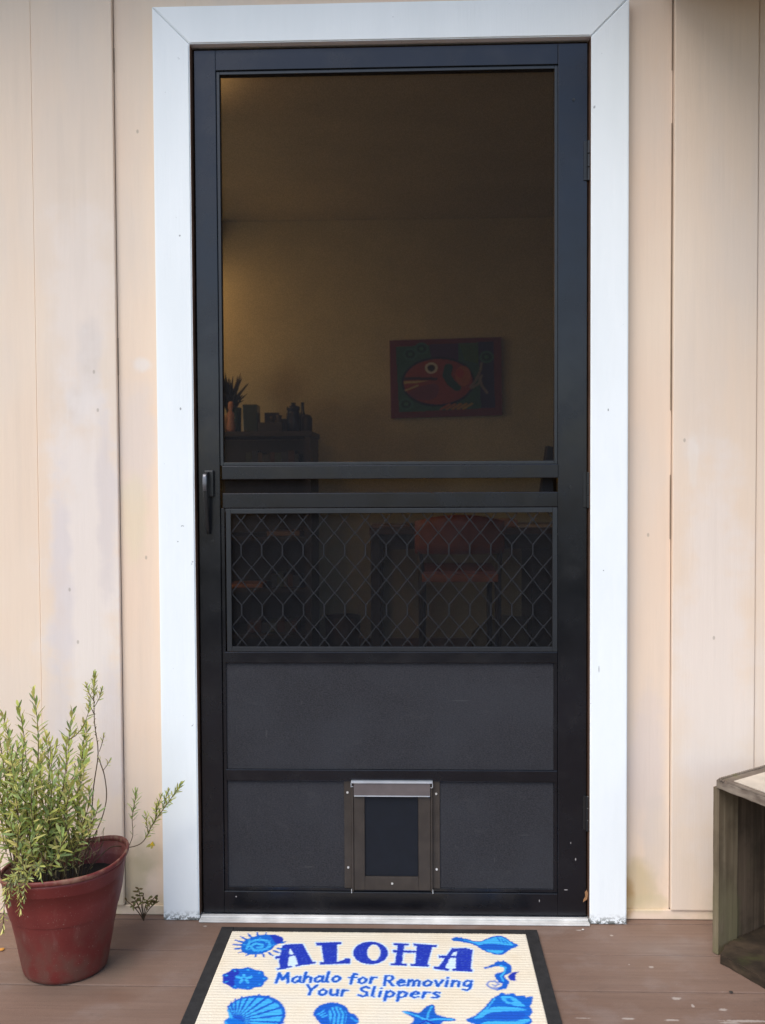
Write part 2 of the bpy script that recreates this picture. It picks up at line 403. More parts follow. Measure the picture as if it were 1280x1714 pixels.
# ------------------------------------------------------------------ door trim (casing), jamb, threshold
TW = 0.0855
df = thing('door_casing', 'white painted wooden door casing with mitred corners and mildew at its feet', 'door frame', (0, 0, 0))
def casing(pts):
    bm = bmesh.new(); prism(bm, pts, 0.0, 0.033)
    bmesh.ops.bevel(bm, geom=[e for e in bm.edges if abs(e.verts[0].co.y) < 1e-6 and abs(e.verts[1].co.y) < 1e-6], offset=.0025, segments=2, affect='EDGES')
    return bm
xi, xo, zi, zo = .460, .5455, 2.047, 2.1325
g = .0006
obj('side_casing', casing([(-xo, 0), (-xi, 0), (-xi, zi - g), (-xo, zo - g)]), M['trim'], df)
obj('side_casing', casing([(xi, 0), (xo, 0), (xo, zo - g), (xi, zi - g)]), M['trim'], df)
obj('head_casing', casing([(-xo, zo + g), (-xi, zi + g), (xi, zi + g), (xo, zo + g)]), M['trim'], df)
for s in (-1, 1):
    x0, x1 = sorted((s * .4598, s * .4745)); bx('jamb', df, M['jamb'], x0, x1, .0335, .139, 0.012, 2.062)
    x0, x1 = sorted((s * .4585, s * .4599)); bx('weatherstrip', df, M['jamb'], x0, x1, .004, .0332, 0.012, 2.046)
bx('jamb', df, M['jamb'], -.4597, .4597, .0335, .139, 2.0475, 2.0625)
bx('threshold', df, M['sill'], -.4585, .4585, -.012, .139, .0008, .0045, .001)
bx('threshold_lip', df, M['sill'], -.4575, .4575, .004, .016, .0048, .0095, .0015)
bm = bmesh.new()   # splintered bare wood at the foot of the right jamb
prism(bm, [(.447, .045), (.4565, .052), (.459, .066), (.456, .074), (.4515, .068), (.4525, .058), (.449, .052)], .0165, .0185)
obj('splintered_wood', bm, M['rawwood'], df)

# ------------------------------------------------------------------ screen door
sdn = thing('screen_door', 'dark bronze screen door with a see-through upper screen, diamond grille and two solid lower panels', 'screen door', (0, .03, .01))
def dp(name, m, x0, x1, z0, z1, y0, y1, bev=.0015, parent=None): 
    bm = bmesh.new(); box(bm, x0, x1, y0, y1, z0, z1, bev); o = obj(name, bm, m, parent or sdn)
    pl = (parent or sdn)
    o.matrix_parent_inverse = Matrix.Translation((0, .03, .01)).inverted() if pl is sdn else Matrix.Identity(4)
    if pl is not sdn:
        o.matrix_parent_inverse = pl.matrix_local.inverted() @ Matrix.Translation((0, -.03, -.01)) if False else pl_inv(pl)
    return o
def pl_inv(pl):
    bpy.context.view_layer.update(); return pl.matrix_world.inverted()
Y0, Y1 = .0195, .046
dp('stile', M['frame'], -.4545, -.4035, .0105, 2.0405, Y0, Y1)
dp('stile', M['frame'], .388, .4553, .0105, 2.0405, Y0, Y1)
dp('top_rail', M['frame'], -.4033, .3878, 1.993, 2.0405, Y0, Y1)
dp('bottom_rail', M['frame'], -.4033, .3878, .0105, .0635, Y0, Y1)
dp('push_bar', M['frame'], -.3975, .3878, 1.0445, 1.0765, Y0 - .004, Y1)
dp('middle_rail', M['frame'], -.3975, .3878, .977, 1.012, Y0, Y1)
dp('lower_rail', M['frame'], -.3975, .3878, .6105, .6365, Y0 + .002, Y1)
dp('lower_rail', M['frame'], -.3975, .3878, .3285, .3558, Y0 + .002, Y1)
# inner bead that holds the screen
def bead(x0, x1, z0, z1, wd, y0, y1, m, name='screen_bead'):
    bm = bmesh.new()
    box(bm, x0, x0 + wd, y0, y1, z0, z1, .0008); box(bm, x1 - wd, x1, y0, y1, z0, z1, .0008)
    box(bm, x0 + wd + .0002, x1 - wd - .0002, y0, y1, z1 - wd, z1, .0008)
    if z0 is not None: box(bm, x0 + wd + .0002, x1 - wd - .0002, y0, y1, z0, z0 + wd, .0008)
    o = obj(name, bm, m, sdn); o.matrix_parent_inverse = Matrix.Translation((0, .03, .01)).inverted(); return o
bead(-.4030, .3878, 1.077, 1.9926, .0075, .0235, .044, M['bead'])
bead(-.4030, .3878, .0637, .9768, .0085, .0245, .044, M['frame'])
def sheet(name, m, x0, x1, z0, z1, y, th=.0008):
    bm = bmesh.new()
    vs = [bm.verts.new(p) for p in ((x0, y, z0), (x1, y, z0), (x1, y, z1), (x0, y, z1))]; bm.faces.new(vs)
    o = obj(name, bm, m, sdn); o.matrix_parent_inverse = Matrix.Translation((0, .03, .01)).inverted(); return o
sheet('insect_screen', M['screen'], -.3957, .3805, 1.0767, 1.9853, .034)
sheet('insect_screen', M['screen'], -.3943, .3790, 1.0122, 1.0443, .034)
sheet('insect_screen', M['screen'], -.3943, .3790, .637, .977, .034)
# grille in its own frame
bead(-.3905, .3872, .6375, .9755, .0115, .0205, .0236, M['bead'], 'grille_frame')
bm = bmesh.new()
px, pz = .0487, .0727
xa, za = .0006, .8915
gx0, gx1, gz0, gz1 = -.3788, .3755, .6495, .9635
def strand(a, b):
    a, b = Vector(a), Vector(b)
    # clip to the opening
    d = b - a
    for ax, lo, hi in ((0, gx0, gx1), (1, gz0, gz1)):
        if abs(d[ax]) > 1e-9:
            ta, tb = sorted(((lo - a[ax]) / d[ax], (hi - a[ax]) / d[ax]))
            t0[0] = max(t0[0], ta); t1[0] = min(t1[0], tb)
    if t1[0] - t0[0] < .05: return
    p, q = a + d * t0[0], a + d * t1[0]
    nrm = Vector((-d.y, d.x)).normalized() * .0011
    if nrm.y < 0: nrm = -nrm
    vs = []
    for (P, s, y) in ((p, 1, .0239), (p, -1, .0237), (q, -1, .0237), (q, 1, .0239)):
        vs.append((P.x + s * nrm.x, y, P.y + s * nrm.y))
    A = [bm.verts.new(v) for v in vs]; B = [bm.verts.new((v[0], v[1] + .0016, v[2])) for v in vs]
    bm.faces.new(A); bm.faces.new(list(reversed(B)))
    for i in range(4): bm.faces.new((A[i], B[i], B[(i + 1) % 4], A[(i + 1) % 4]))
px, pz, xa, za, bh, bo = .0490, .1412, -.1108, .877, .0125, .0400
def seg(x0, z0, x1, z1):
    t0[0], t1[0] = 0.0, 1.0
    strand((x0, z0), (x1, z1))
t0, t1 = [0.0], [1.0]
for i in range(-7, 12):
    for j in range(-3, 4):
        ax, bz = xa + i * px, za + j * pz
        for s_ in (-1, 1):
            bx_ = ax + s_ * px / 2; e = s_ * .0006
            seg(ax + e, bz + bh, bx_ - e, bz + bo); seg(ax + e, bz - bh, bx_ - e, bz - bo)
            seg(bx_ - e, bz + bo, ax + e, bz + pz / 2); seg(bx_ - e, bz - bo, ax + e, bz - pz / 2)
        if gx0 < ax < gx1 and gz0 < bz - bh and bz + bh < gz1: box(bm, ax - .0017, ax + .0017, .0230, .0256, bz - bh - .001, bz + bh + .001)
        for cx, cz in ((ax, bz + pz / 2), (ax + px / 2, bz + bo), (ax + px / 2, bz - bo)):
            if gx0 < cx < gx1 and gz0 + .005 < cz < gz1 - .005: box(bm, cx - .0017, cx + .0017, .0231, .0257, cz - .0028, cz + .0028)
bmesh.ops.recalc_face_normals(bm, faces=bm.faces)
o = obj('diamond_grille', bm, M['grille'], sdn); o.matrix_parent_inverse = Matrix.Translation((0, .03, .01)).inverted()
# solid lower panels
tag(dp('lower_panel', M['panel'], -.3944, .3790, .356, .6103, .0275, .031, 0), 'charcoal mesh panel, upper of the two')
# bottom panel has a cut-out filled by the pet door, so build it in pieces as one mesh
bm = bmesh.new()
box(bm, -.3944, -.088, .0275, .031, .0722, .3283); box(bm, .086, .3790, .0275, .031, .0722, .3283); 
tag(obj('lower_panel', bm, M['panel'], sdn), 'charcoal mesh panel cut out around the pet door').matrix_parent_inverse = Matrix.Translation((0, .03, .01)).inverted()
# hinges, screws
def cyl_y(bm, x, z, r, y0, y1, seg=14):
    A = [bm.verts.new((x + r * math.cos(2 * math.pi * k / seg), y0, z + r * math.sin(2 * math.pi * k / seg))) for k in range(seg)]
    B = [bm.verts.new((v.co.x, y1, v.co.z)) for v in A]
    bm.faces.new(A); bm.faces.new(list(reversed(B)))
    for k in range(seg): bm.faces.new((A[k], A[(k + 1) % seg], B[(k + 1) % seg], B[k]))
    bmesh.ops.recalc_face_normals(bm, faces=bm.faces)
DI = Matrix.Translation((0, .03, .01)).inverted()
for z0, z1 in ((1.7257, 1.8181), (.974, 1.058), (.215, .300)):
    bm = bmesh.new()
    n = 3; h = (z1 - z0) / n
    for k in range(n): 
        lathe(bm, [(.0036, 0), (.0046, .0012), (.0046, h - .002), (.0036, h - .0008)], 12, (.4578, .0135, z0 + k * h))
    box(bm, .4462, .4565, .0165, .0193, z0 + .002, z1 - .002, .0006)
    o = obj('hinge', bm, M['black'], sdn); o.matrix_parent_inverse = DI
for x, z in ((.4233, 1.9122), (.4175, 1.0232)):
    bm = bmesh.new(); cyl_y(bm, x, z, .0034, .0178, .0193); o = obj('screw', bm, M['black'], sdn); o.matrix_parent_inverse = DI
# handle: escutcheon, hooked lever
bm = bmesh.new()
box(bm, -.4385, -.4165, .008, .0193, 1.004, 1.0665, .003)
o = obj('handle_plate', bm, M['black'], sdn); o.matrix_parent_inverse = DI
def ribbon(bm, path, wd, th):
    "vertical lever: path of (x,y,z), wd along x, th along y"
    rings = []
    for i, (x, y, z) in enumerate(path):
        w_, t_ = (wd[i], th[i])
        rings.append([bm.verts.new(p) for p in ((x - w_, y - t_ * .5, z), (x - w_ * .6, y - t_, z), (x + w_ * .6, y - t_, z), (x + w_, y - t_ * .5, z), (x + w_, y + t_ * .6, z), (x - w_, y + t_ * .6, z))])
    for a, b in zip(rings, rings[1:]):
        for k in range(6): bm.faces.new((a[k], a[(k + 1) % 6], b[(k + 1) % 6], b[k]))
    bm.faces.new(rings[0]); bm.faces.new(list(reversed(rings[-1])))
    bmesh.ops.recalc_face_normals(bm, faces=bm.faces)
bm = bmesh.new()
P = [(-.4318, .006, 1.0625), (-.4318, -.004, 1.060), (-.4318, -.0085, 1.05), (-.4318, -.010, 1.035), (-.4318, -.0085, 1.01), (-.4315, -.0055, .985), (-.431, -.001, .955), (-.4305, .004, .930), (-.430, .008, .917)]
ribbon(bm, P, [.0052, .0054, .0056, .0056, .0055, .0052, .0048, .0044, .003], [.004, .004, .0035, .0035, .0035, .0035, .0034, .003, .002])
hd = obj('handle', bm, M['black'], sdn, True); hd.matrix_parent_inverse = DI
bm = bmesh.new()
ribbon(bm, [(-.4325, -.0128, 1.0575), (-.4325, -.0142, 1.050), (-.4325, -.0148, 1.035), (-.4323, -.0135, 1.018)], [.0042, .0046, .0046, .0040], [.0012] * 4)
o = obj('worn_patch', bm, M['grey_handle'], hd, True); o.matrix_parent_inverse = pl_inv(hd)
bm = bmesh.new(); cyl_y(bm, -.4215, .9, .003, .0175, .0193)
o = obj('screw', bm, M['black'], sdn); o.matrix_parent_inverse = DI

# ------------------------------------------------------------------ pet door fixed in the bottom panel
pd_ = bpy.data.objects.new('pet_door', None); COL.objects.link(pd_); pd_.parent = sdn; pd_.location = (-.003, -.005, .19)
tag(pd_, 'small brown framed pet door in the bottom panel')
bpy.context.view_layer.update(); PI_ = pd_.matrix_world.inverted()
def pp(name, bm, m, smooth=False):
    o = obj(name, bm, m, pd_, smooth); o.matrix_parent_inverse = PI_; return o
for x0, x1 in ((-.1160, -.0985), (.0935, .1110)):
    bm = bmesh.new(); box(bm, x0, x1, .0245, .0272, .0695, .3310, .0008)
    pp('mounting_flange', bm, M['bronze'])
for x0, x1 in ((-.0983, -.0935), (.0893, .0935)):
    bm = bmesh.new(); box(bm, x0 - .0, x1, .0165, .0272, .0655, .3285, .001)
    pp('side_channel', bm, M['bronze'])
bm = bmesh.new()
box(bm, -.0930, -.0670, .0190, .0272, .0690, .2945, .001); box(bm, .0600, .0888, .0190, .0272, .0690, .2945, .001)
box(bm, -.0668, .0598, .0190, .0272, .0690, .1010, .001)
pp('flap_frame', bm, M['bronze'])
bm = bmesh.new(); box(bm, -.0668, .0598, .0230, .0262, .1012, .2945, .0005); pp('flap', bm, M['flap'])
bm = bmesh.new(); box(bm, -.0925, .0885, .0135, .0272, .2950, .3265, .0012); pp('top_cap', bm, M['cap'])
bm = bmesh.new()
box(bm, -.0985, .0940, .0110, .0240, .3268, .3312, .0006); box(bm, -.0915, .0875, .0118, .0133, .2950, .2972, .0004)
for x in (-.0992, .0932):
    box(bm, x, x + .0015, .0125, .0165, .3170, .3266); box(bm, x - .0003, x + .0013, .0125, .0165, .0635, .0725)
box(bm, -.0978, -.0935, .0148, .0162, .3170, .3186); box(bm, .0888, .0930, .0148, .0162, .3150, .3166)
pp('bright_edging', bm, M['alu'])
for x, z in ((-.1078, .3010), (-.1070, .1210), (.1025, .2990), (.1030, .1180), (-.0025, .0850)):
    bm = bmesh.new(); r = .0026; cyl_y(bm, x, z, r, .0225 if abs(x) > .05 else .0172, .0246 if abs(x) > .05 else .0192); pp('screw', bm, M['bright'])

# ------------------------------------------------------------------ room behind the screen
def at(px, py, y):
    "where the line of sight through a point of the photograph meets the plane y = const"
    d = f_ + r_ * ((px - 640) / 1645.04) - u_ * ((py - 857) / 1645.04)
    t = (y + 2.28086) / d.y
    return Vector((0.05435 + d.x * t, y, 1.04334 + d.z * t))
FZ, CZ, BY = 0.12, 2.40, 2.90
wallm = simple('room_wall_paint', (.47, .46, .31), .8, var=.06, scale=4)
rw = thing('room_walls', 'beige inside walls of the dim room behind the screen door', 'room wall', (0, BY, FZ))
bx('back_wall', rw, wallm, -2.6, 2.2, BY, BY + .1, FZ, CZ)
bx('side_wall', rw, wallm, -2.7, -2.601, .141, BY + .1, FZ, CZ); bx('side_wall', rw, wallm, 2.201, 2.3, .141, BY + .1, FZ, CZ)
bx('baseboard', rw, simple('baseboard_wood', (.16, .10, .06), .5), -2.6, 2.2, BY - .014, BY - .001, FZ + .001, FZ + .085, .003)
bm = bmesh.new(); box(bm, -2.7, 2.3, .141, BY + .1, CZ + .001, CZ + .15)
struct(obj('ceiling', bm, simple('ceiling_paint', (.45, .43, .305), .85, var=.05, scale=3)))
bm = bmesh.new(); box(bm, -2.7, 2.3, .141, BY + .1, 0.0, FZ - .001)
struct(obj('room_floor', bm, simple('room_floor_wood', (.09, .05, .03), .45)))

dk0 = simple('dark_turned_wood', (.03, .02, .015), .5)
# lamps that stand out of sight to the left; their glow reaches the wall and the ceiling
def bulb(name, loc, power, col, r):
    l = bpy.data.lights.new(name, 'POINT'); l.energy = power; l.color = col; l.shadow_soft_size = r
    o = bpy.data.objects.new(name, l); COL.objects.link(o); o.location = loc; return o
shade_m = NT('lamp_shade_cloth', .8, base=(.6, .45, .3)).m
fl = thing('floor_lamp', 'floor lamp with a cloth shade standing against the back wall of the dim room', 'floor lamp', (-1.30, 2.62, FZ))
bm = bmesh.new(); lathe(bm, [(.13, 0), (.13, .02), (.02, .035), (.011, .06), (.011, 1.62), (.02, 1.63)], 24, (-1.30, 2.62, FZ)); fix(obj('stand', bm, M['black'], fl, True))
bm = bmesh.new()
R0 = [[bm.verts.new((-1.30 + r * math.cos(a * math.pi / 12), 2.62 + r * math.sin(a * math.pi / 12), z)) for a in range(24)] for r, z in ((.20, 1.98), (.003, 2.10))]
for k in range(24): bm.faces.new((R0[0][k], R0[0][(k + 1) % 24], R0[1][(k + 1) % 24], R0[1][k]))
bmesh.ops.translate(bm, verts=bm.verts, vec=(0, 0, .12)); fix(obj('lamp_shade', bm, simple('opaque_brass', (.25, .16, .07), .4), fl, True))
b1 = bulb('bulb', (-1.30, 2.62, 2.02), 4.6, (1.0, .52, .20), .10); b1.parent = fl; fix(b1)
pl_ = thing('pendant_lamp', 'pendant lamp hanging from the ceiling of the dim room', 'ceiling lamp', (-.86, .98, CZ))
bm = bmesh.new(); lathe(bm, [(.04, 0), (.04, -.02), (.006, -.025), (.006, -.30), (.02, -.31)], 16, (-.86, .98, CZ - .001)); bmesh.ops.recalc_face_normals(bm, faces=bm.faces); fix(obj('cord', bm, M['black'], pl_))
bm = bmesh.new()
R0 = [[bm.verts.new((-.86 + r * math.cos(a * math.pi / 12), .98 + r * math.sin(a * math.pi / 12), z)) for a in range(24)] for r, z in ((.12, 2.13), (.12, 2.22))]
for k in range(24): bm.faces.new((R0[0][k], R0[0][(k + 1) % 24], R0[1][(k + 1) % 24], R0[1][k]))
fix(obj('lamp_shade', bm, shade_m, pl_, True))
b2 = bulb('bulb', (-.86, .98, 2.135), 3.0, (1.0, .56, .24), .03); b2.parent = pl_; fix(b2)

tl_ = thing('fill_lamp', 'added fill light on a small stand in the dim room, unseen left of the doorway', 'fill lamp', (-1.75, 1.5, FZ))  # added out of view as fill, brightens the lower wall and desk
bm = bmesh.new(); lathe(bm, [(.2, 0), (.2, .02), (.03, .03), (.03, .6), (.22, .61), (.22, .63), (.07, .64), (.09, .72), (.02, .86), (.01, 1.0)], 24, (-1.75, 1.5, FZ + .001)); fix(obj('stand', bm, dk0, tl_, True))
b3 = bulb('bulb', (-1.75, 1.5, 1.24), 6.4, (1.0, .74, .46), .14); b3.parent = tl_; fix(b3)
# -- raster helpers (numpy) used for the painting and the doormat print
def inpoly(U, V, P):
    n = len(P); ins = np.zeros(U.shape, bool); j = n - 1
    for i in range(n):
        xi_, yi_ = P[i]; xj, yj = P[j]
        if yi_ != yj:
            c = ((yi_ > V) != (yj > V)) & (U < (xj - xi_) * (V - yi_) / (yj - yi_) + xi_); ins ^= c
        j = i
    return ins
def stroke(U, V, P, rx, ry):
    "inside an elliptical nib (rx, ry; each a number or a start/end pair) swept along polyline P"
    out = np.zeros(U.shape, bool); n = len(P) - 1
    rx = rx if isinstance(rx, tuple) else (rx, rx); ry = ry if isinstance(ry, tuple) else (ry, ry)
    for i in range(n):
        f0 = (i + .5) / n; a, b = rx[0] + (rx[1] - rx[0]) * f0, ry[0] + (ry[1] - ry[0]) * f0
        (x0, y0), (x1, y1) = P[i], P[i + 1]
        mm = (U > min(x0, x1) - a) & (U < max(x0, x1) + a) & (V > min(y0, y1) - b) & (V < max(y0, y1) + b)
        if not mm.any(): continue
        u, v = U[mm] / a, V[mm] / b; X0, Y0_, X1, Y1_ = x0 / a, y0 / b, x1 / a, y1 / b
        dx, dy = X1 - X0, Y1_ - Y0_; L = dx * dx + dy * dy + 1e-12
        t = np.clip(((u - X0) * dx + (v - Y0_) * dy) / L, 0, 1)
        out[mm] |= ((u - X0 - t * dx) ** 2 + (v - Y0_ - t * dy) ** 2) < 1
    return out
def smooth_poly(P, it=2):
    for _ in range(it):
        Q = []
        for i in range(len(P)):
            a, b = P[i], P[(i + 1) % len(P)]
            Q += [(a[0] * .75 + b[0] * .25, a[1] * .75 + b[1] * .25), (a[0] * .25 + b[0] * .75, a[1] * .25 + b[1] * .75)]
        P = Q
    return P
def ell(U, V, cx, cy, a, b): return ((U - cx) / a) ** 2 + ((V - cy) / b) ** 2 < 1
def grid_mesh(name, X, Y, Z, colr, mat, parent):
    ny, nx = X.shape
    co = np.stack([X, Y, Z], -1).reshape(-1, 3).astype(np.float32)
    idx = np.arange(nx * ny).reshape(ny, nx)
    q = np.stack([idx[:-1, :-1], idx[:-1, 1:], idx[1:, 1:], idx[1:, :-1]], -1).reshape(-1, 4)
    me = bpy.data.meshes.new(name); me.vertices.add(len(co)); me.vertices.foreach_set('co', co.ravel())
    me.loops.add(q.size); me.loops.foreach_set('vertex_index', q.ravel().astype(np.int32))
    me.polygons.add(len(q)); me.polygons.foreach_set('loop_start', np.arange(0, q.size, 4, dtype=np.int32)); me.polygons.foreach_set('loop_total', np.full(len(q), 4, np.int32))
    me.update(calc_edges=True)
    at_ = me.color_attributes.new('col', 'FLOAT_COLOR', 'POINT')
    at_.data.foreach_set('color', np.concatenate([colr.reshape(-1, 3), np.ones((nx * ny, 1))], 1).astype(np.float32).ravel())
    return link(name, me, mat, parent)

# -- painting of a red fish on the back wall
pt = thing('fish_painting', 'unframed folk painting of a red fish with a round eye, hung on the back wall', 'painting', (.215, BY - .03, 1.57))
nx, ny = 200, 140
A, B = np.meshgrid(np.linspace(0, 1, nx), np.linspace(0, 1, ny))
U = 70 + A * 1085; V = 875 - B * 765
C = np.zeros((ny, nx, 3)); C[:] = (.15, .03, .045)
def paint(mask, c): C[mask] = c
paint(inpoly(U, V, [(130, 175), (1070, 150), (1085, 800), (150, 820)]), (.03, .12, .10))
paint(inpoly(U, V, [(450, 160), (740, 155), (740, 320), (480, 320)]), (.06, .03, .12)); paint(inpoly(U, V, [(930, 150), (1080, 150), (1085, 800), (950, 800)]), (.03, .03, .12))
paint(inpoly(U, V, [(750, 165), (930, 155), (930, 360), (800, 330)]), (.05, .14, .05))
for cx, cy in ((270, 250), (220, 740), (1010, 300), (380, 200)):
    paint(ell(U, V, cx, cy, 70, 60), (.04, .16, .14)); paint(ell(U, V, cx, cy, 48, 40), (.01, .06, .07)); paint(ell(U, V, cx, cy, 22, 18), (.05, .18, .12))
paint(ell(U, V, 535, 530, 355, 245), (.01, .02, .06))
paint(ell(U, V, 535, 528, 335, 222), (.28, .055, .045))
paint(inpoly(U, V, smooth_poly([(230, 620), (380, 560), (560, 540), (520, 700), (380, 710), (280, 680)])), (.17, .045, .08))
paint(stroke(U, V, [(215, 490), (350, 492), (520, 500)], 14, 14), (.03, .02, .03))
paint(inpoly(U, V, [(205, 515), (460, 512), (330, 535), (205, 540)]), (.50, .42, .14)); paint(inpoly(U, V, [(205, 600), (340, 550), (350, 565), (215, 615)]), (.45, .38, .16))
paint(stroke(U, V, [(640, 390), (620, 470), (660, 540), (720, 590)], 42, 36), (.01, .07, .06)); paint(ell(U, V, 780, 480, 75, 100), (.38, .12, .03)); paint(ell(U, V, 750, 455, 40, 45), (.40, .06, .03))
paint(ell(U, V, 472, 392, 62, 56), (.55, .58, .50)); paint(ell(U, V, 472, 392, 38, 34), (.02, .02, .02))
for k in range(5): paint(stroke(U, V, [(560 + 55 * k, 800), (640 + 55 * k, 755)], 16, 9), (.38, .12 + .04 * k, .06))
for P_ in ([(850, 590), (900, 530), (950, 430), (960, 360)], [(940, 500), (960, 580), (1010, 650)], [(860, 600), (930, 560), (960, 480)]): paint(stroke(U, V, P_, 12, 11), (.22, .20, .20))
C *= .95 * (1 + rng.normal(0, .12, (ny, nx, 1))); C = np.clip(C, 0, 1)
Xg = -.0730 + A * .580 + .006 * (1 - B); Zg = 1.362 + B * .404 + A * .012
pm = m_vcol('painted_canvas', .5).m
o = grid_mesh('canvas', Xg, np.full_like(Xg, BY - .031), Zg, C, pm, pt); fix(o)
bm = bmesh.new(); prism(bm, [(-.073 + .006, 1.362), (.513, 1.374), (.507, 1.778), (-.073, 1.766)], BY - .030, BY - .002)
fix(obj('stretcher', bm, simple('canvas_edge', (.14, .02, .03), .8), pt))

# -- bookcase with things on it
dk = simple('dark_stained_wood', (.018, .014, .012), .5)
bc = thing('bookcase', 'dark open bookcase against the back wall, seen at the left through the screen', 'bookcase', (-.95, 2.6, FZ))
Bx0, Bx1, By0, By1 = -1.45, at(520, 800, 2.42).x, 2.42, 2.80
ztop = at(450, 722, 2.42).z
for x0, x1 in ((Bx0, Bx0 + .025), (Bx1 - .03, Bx1)): bx('side_panel', bc, dk, x0, x1, By0, By1, FZ, ztop - .026)
bx('top_board', bc, dk, Bx0 - .01, Bx1 + .008, By0 - .01, By1, ztop - .025, ztop, .003)
bx('back_panel', bc, dk, Bx0 + .026, Bx1 - .031, By1 - .012, By1 - .001, FZ, ztop - .026)
shz = [at(450, p, 2.42).z for p in (782, 898, 985, 1062)]
for z in shz: bx('shelf', bc, dk, Bx0 + .026, Bx1 - .031, By0 + .004, By1 - .013, z - .02, z)
def lump(name, label, cat, pts, mat, seg=20, group=None):
    "lathed thing: base centre + profile"
    (x, y, z), prof = pts
    bm = bmesh.new(); lathe(bm, prof, seg, (0, 0, 0))
    o = obj(name, bm, mat, None, True); o.location = (x, y, z); return tag(o, label, cat, group)
def topx(px): return at(px, 720, 2.55).x
zt = ztop + .001
gl = simple('blue_glass_dark', (.012, .02, .045), .15); gn = simple('green_glass_dark', (.015, .04, .035), .2); tn = simple('tan_ceramic', (.16, .095, .06), .5)
lump('figurine', 'small pinkish clay figurine beside the spiky plant at the left end of the bookcase', 'figurine', ((topx(390), 2.50, zt), [(.018, 0), (.024, .02), (.016, .06), (.020, .09), (.010, .105), (.016, .12), (.012, .145), (.004, .15)]), simple('pink_clay', (.42, .22, .16), .5))
tag(bx('picture_frame', None, dk, topx(437), topx(462), 2.66, 2.675, zt, zt + .105, .003), 'little dark picture frame standing behind the bud vases', 'frame')
lump('bottle', 'slim dark bottle standing between the two jars', 'bottle', ((topx(503), 2.64, zt), [(.018, 0), (.020, .01), (.020, .08), (.008, .11), (.008, .15), (.010, .152)]), gl)
tag(bx('letter_rack', None, dk, topx(470), topx(482), 2.60, 2.68, zt, zt + .07, .002), 'dark letter rack tucked left of the blue lidded jar', 'rack')
lump('jar', 'blue lidded jar at the right end of the bookcase top', 'jar', ((topx(491), 2.55, zt), [(.030, 0), (.034, .01), (.034, .09), (.028, .105), (.033, .108), (.033, .125), (.012, .132), (.012, .145)]), gl)
lump('jar', 'squat dark jar at the very right edge of the bookcase top', 'jar', ((topx(512), 2.58, zt), [(.024, 0), (.028, .01), (.028, .07), (.02, .085), (.0, .09)]), dk)
lump('vase', 'small dark bud vase left of the blue lidded jar', 'vase', ((topx(467), 2.55, zt), [(.014, 0), (.020, .03), (.018, .06), (.012, .07), (.016, .084)]), dk)
lump('vase', 'smaller dark bud vase beside the other bud vase', 'vase', ((topx(455), 2.56, zt), [(.014, 0), (.018, .02), (.010, .05), (.014, .078)]), dk)
lump('cup', 'teal glass tumbler near the left stile of the door, on the bookcase', 'cup', ((topx(396), 2.52, zt), [(.022, 0), (.026, .002), (.030, .12), (.027, .12), (.024, .01), (.0, .008)]), gn)
o = bx('storage_tin', None, gn, topx(409), topx(433), 2.50, 2.60, zt, zt + .135, .004); tag(o, 'greenish square tin between the tumbler and the bud vases', 'tin')
o = bx('box', None, dk, topx(436), topx(476), 2.47, 2.52, zt, zt + .045, .004); tag(o, 'low dark box lying in front of the bud vases', 'box')
bm = bmesh.new(); random.seed(5)
for k in range(60):
    a = random.uniform(0, 6.28); r = random.uniform(.02, .10); h = random.uniform(.06, .215)
    p0 = Vector((random.uniform(-.012, .012), random.uniform(-.012, .012), .09)); p2 = Vector((math.cos(a) * r, math.sin(a) * r, .09 + h)); tube(bm, [p0, p0.lerp(p2, .55) + Vector((0, 0, .02)), p2], [.004, .007, .0008], 4)
dp_ = thing('dried_plant', 'spiky dark houseplant in a tan pot at the left end of the bookcase top', 'plant', (topx(382), 2.6, zt))
o = obj('leaves', bm, simple('dark_leaves', (.012, .016, .010), .6), dp_)
bm = bmesh.new(); lathe(bm, [(.03, 0), (.036, .01), (.045, .09), (.040, .09), (.0, .08)], 20); obj('pot', bm, tn, dp_, True)
for px, pw, z, h, m_, lb in ((478, 26, shz[1], .022, tn, 'tan book lying on the shelf just below the middle rail'), (415, 30, shz[2], .018, simple('rust_cloth', (.28, .12, .06), .8), 'rust coloured book lying on the third shelf')):
    xx = at(px, 890, 2.46).x; o = bx('book', None, m_, xx - .09, xx + .07, 2.44, 2.60, z + .001, z + .001 + h, .003); tag(o, lb, 'book')
random.seed(11)
bkc = [(.05, .02, .015), (.02, .03, .05), (.04, .04, .03), (.03, .045, .03), (.06, .045, .03)]
bkm = [simple('book_cover', c, .6) for c in bkc]
x = Bx0 + .55; shelfn = ['top', 'second', 'third', 'lowest']
for si, z in enumerate((shz[0], shz[2], shz[3])):
    x = Bx1 - .32 if si != 1 else Bx1 - .20; lim = Bx1 - .04; k = 0
    while x < lim:
        wd = random.uniform(.02, .04); h = random.uniform(.06, .085) if si == 0 else random.uniform(.05, .075)
        if x + wd > lim: break
        o = bx('book', None, random.choice(bkm), x, x + wd - .001, 2.47, 2.62, z + .0008, z + h, .002)
        tag(o, 'dark upright book in the row on the %s shelf of the bookcase' % ('top', 'third', 'lowest')[si], 'book', 'upright books on the %s shelf' % ('top', 'third', 'lowest')[si])
        x += wd; k += 1

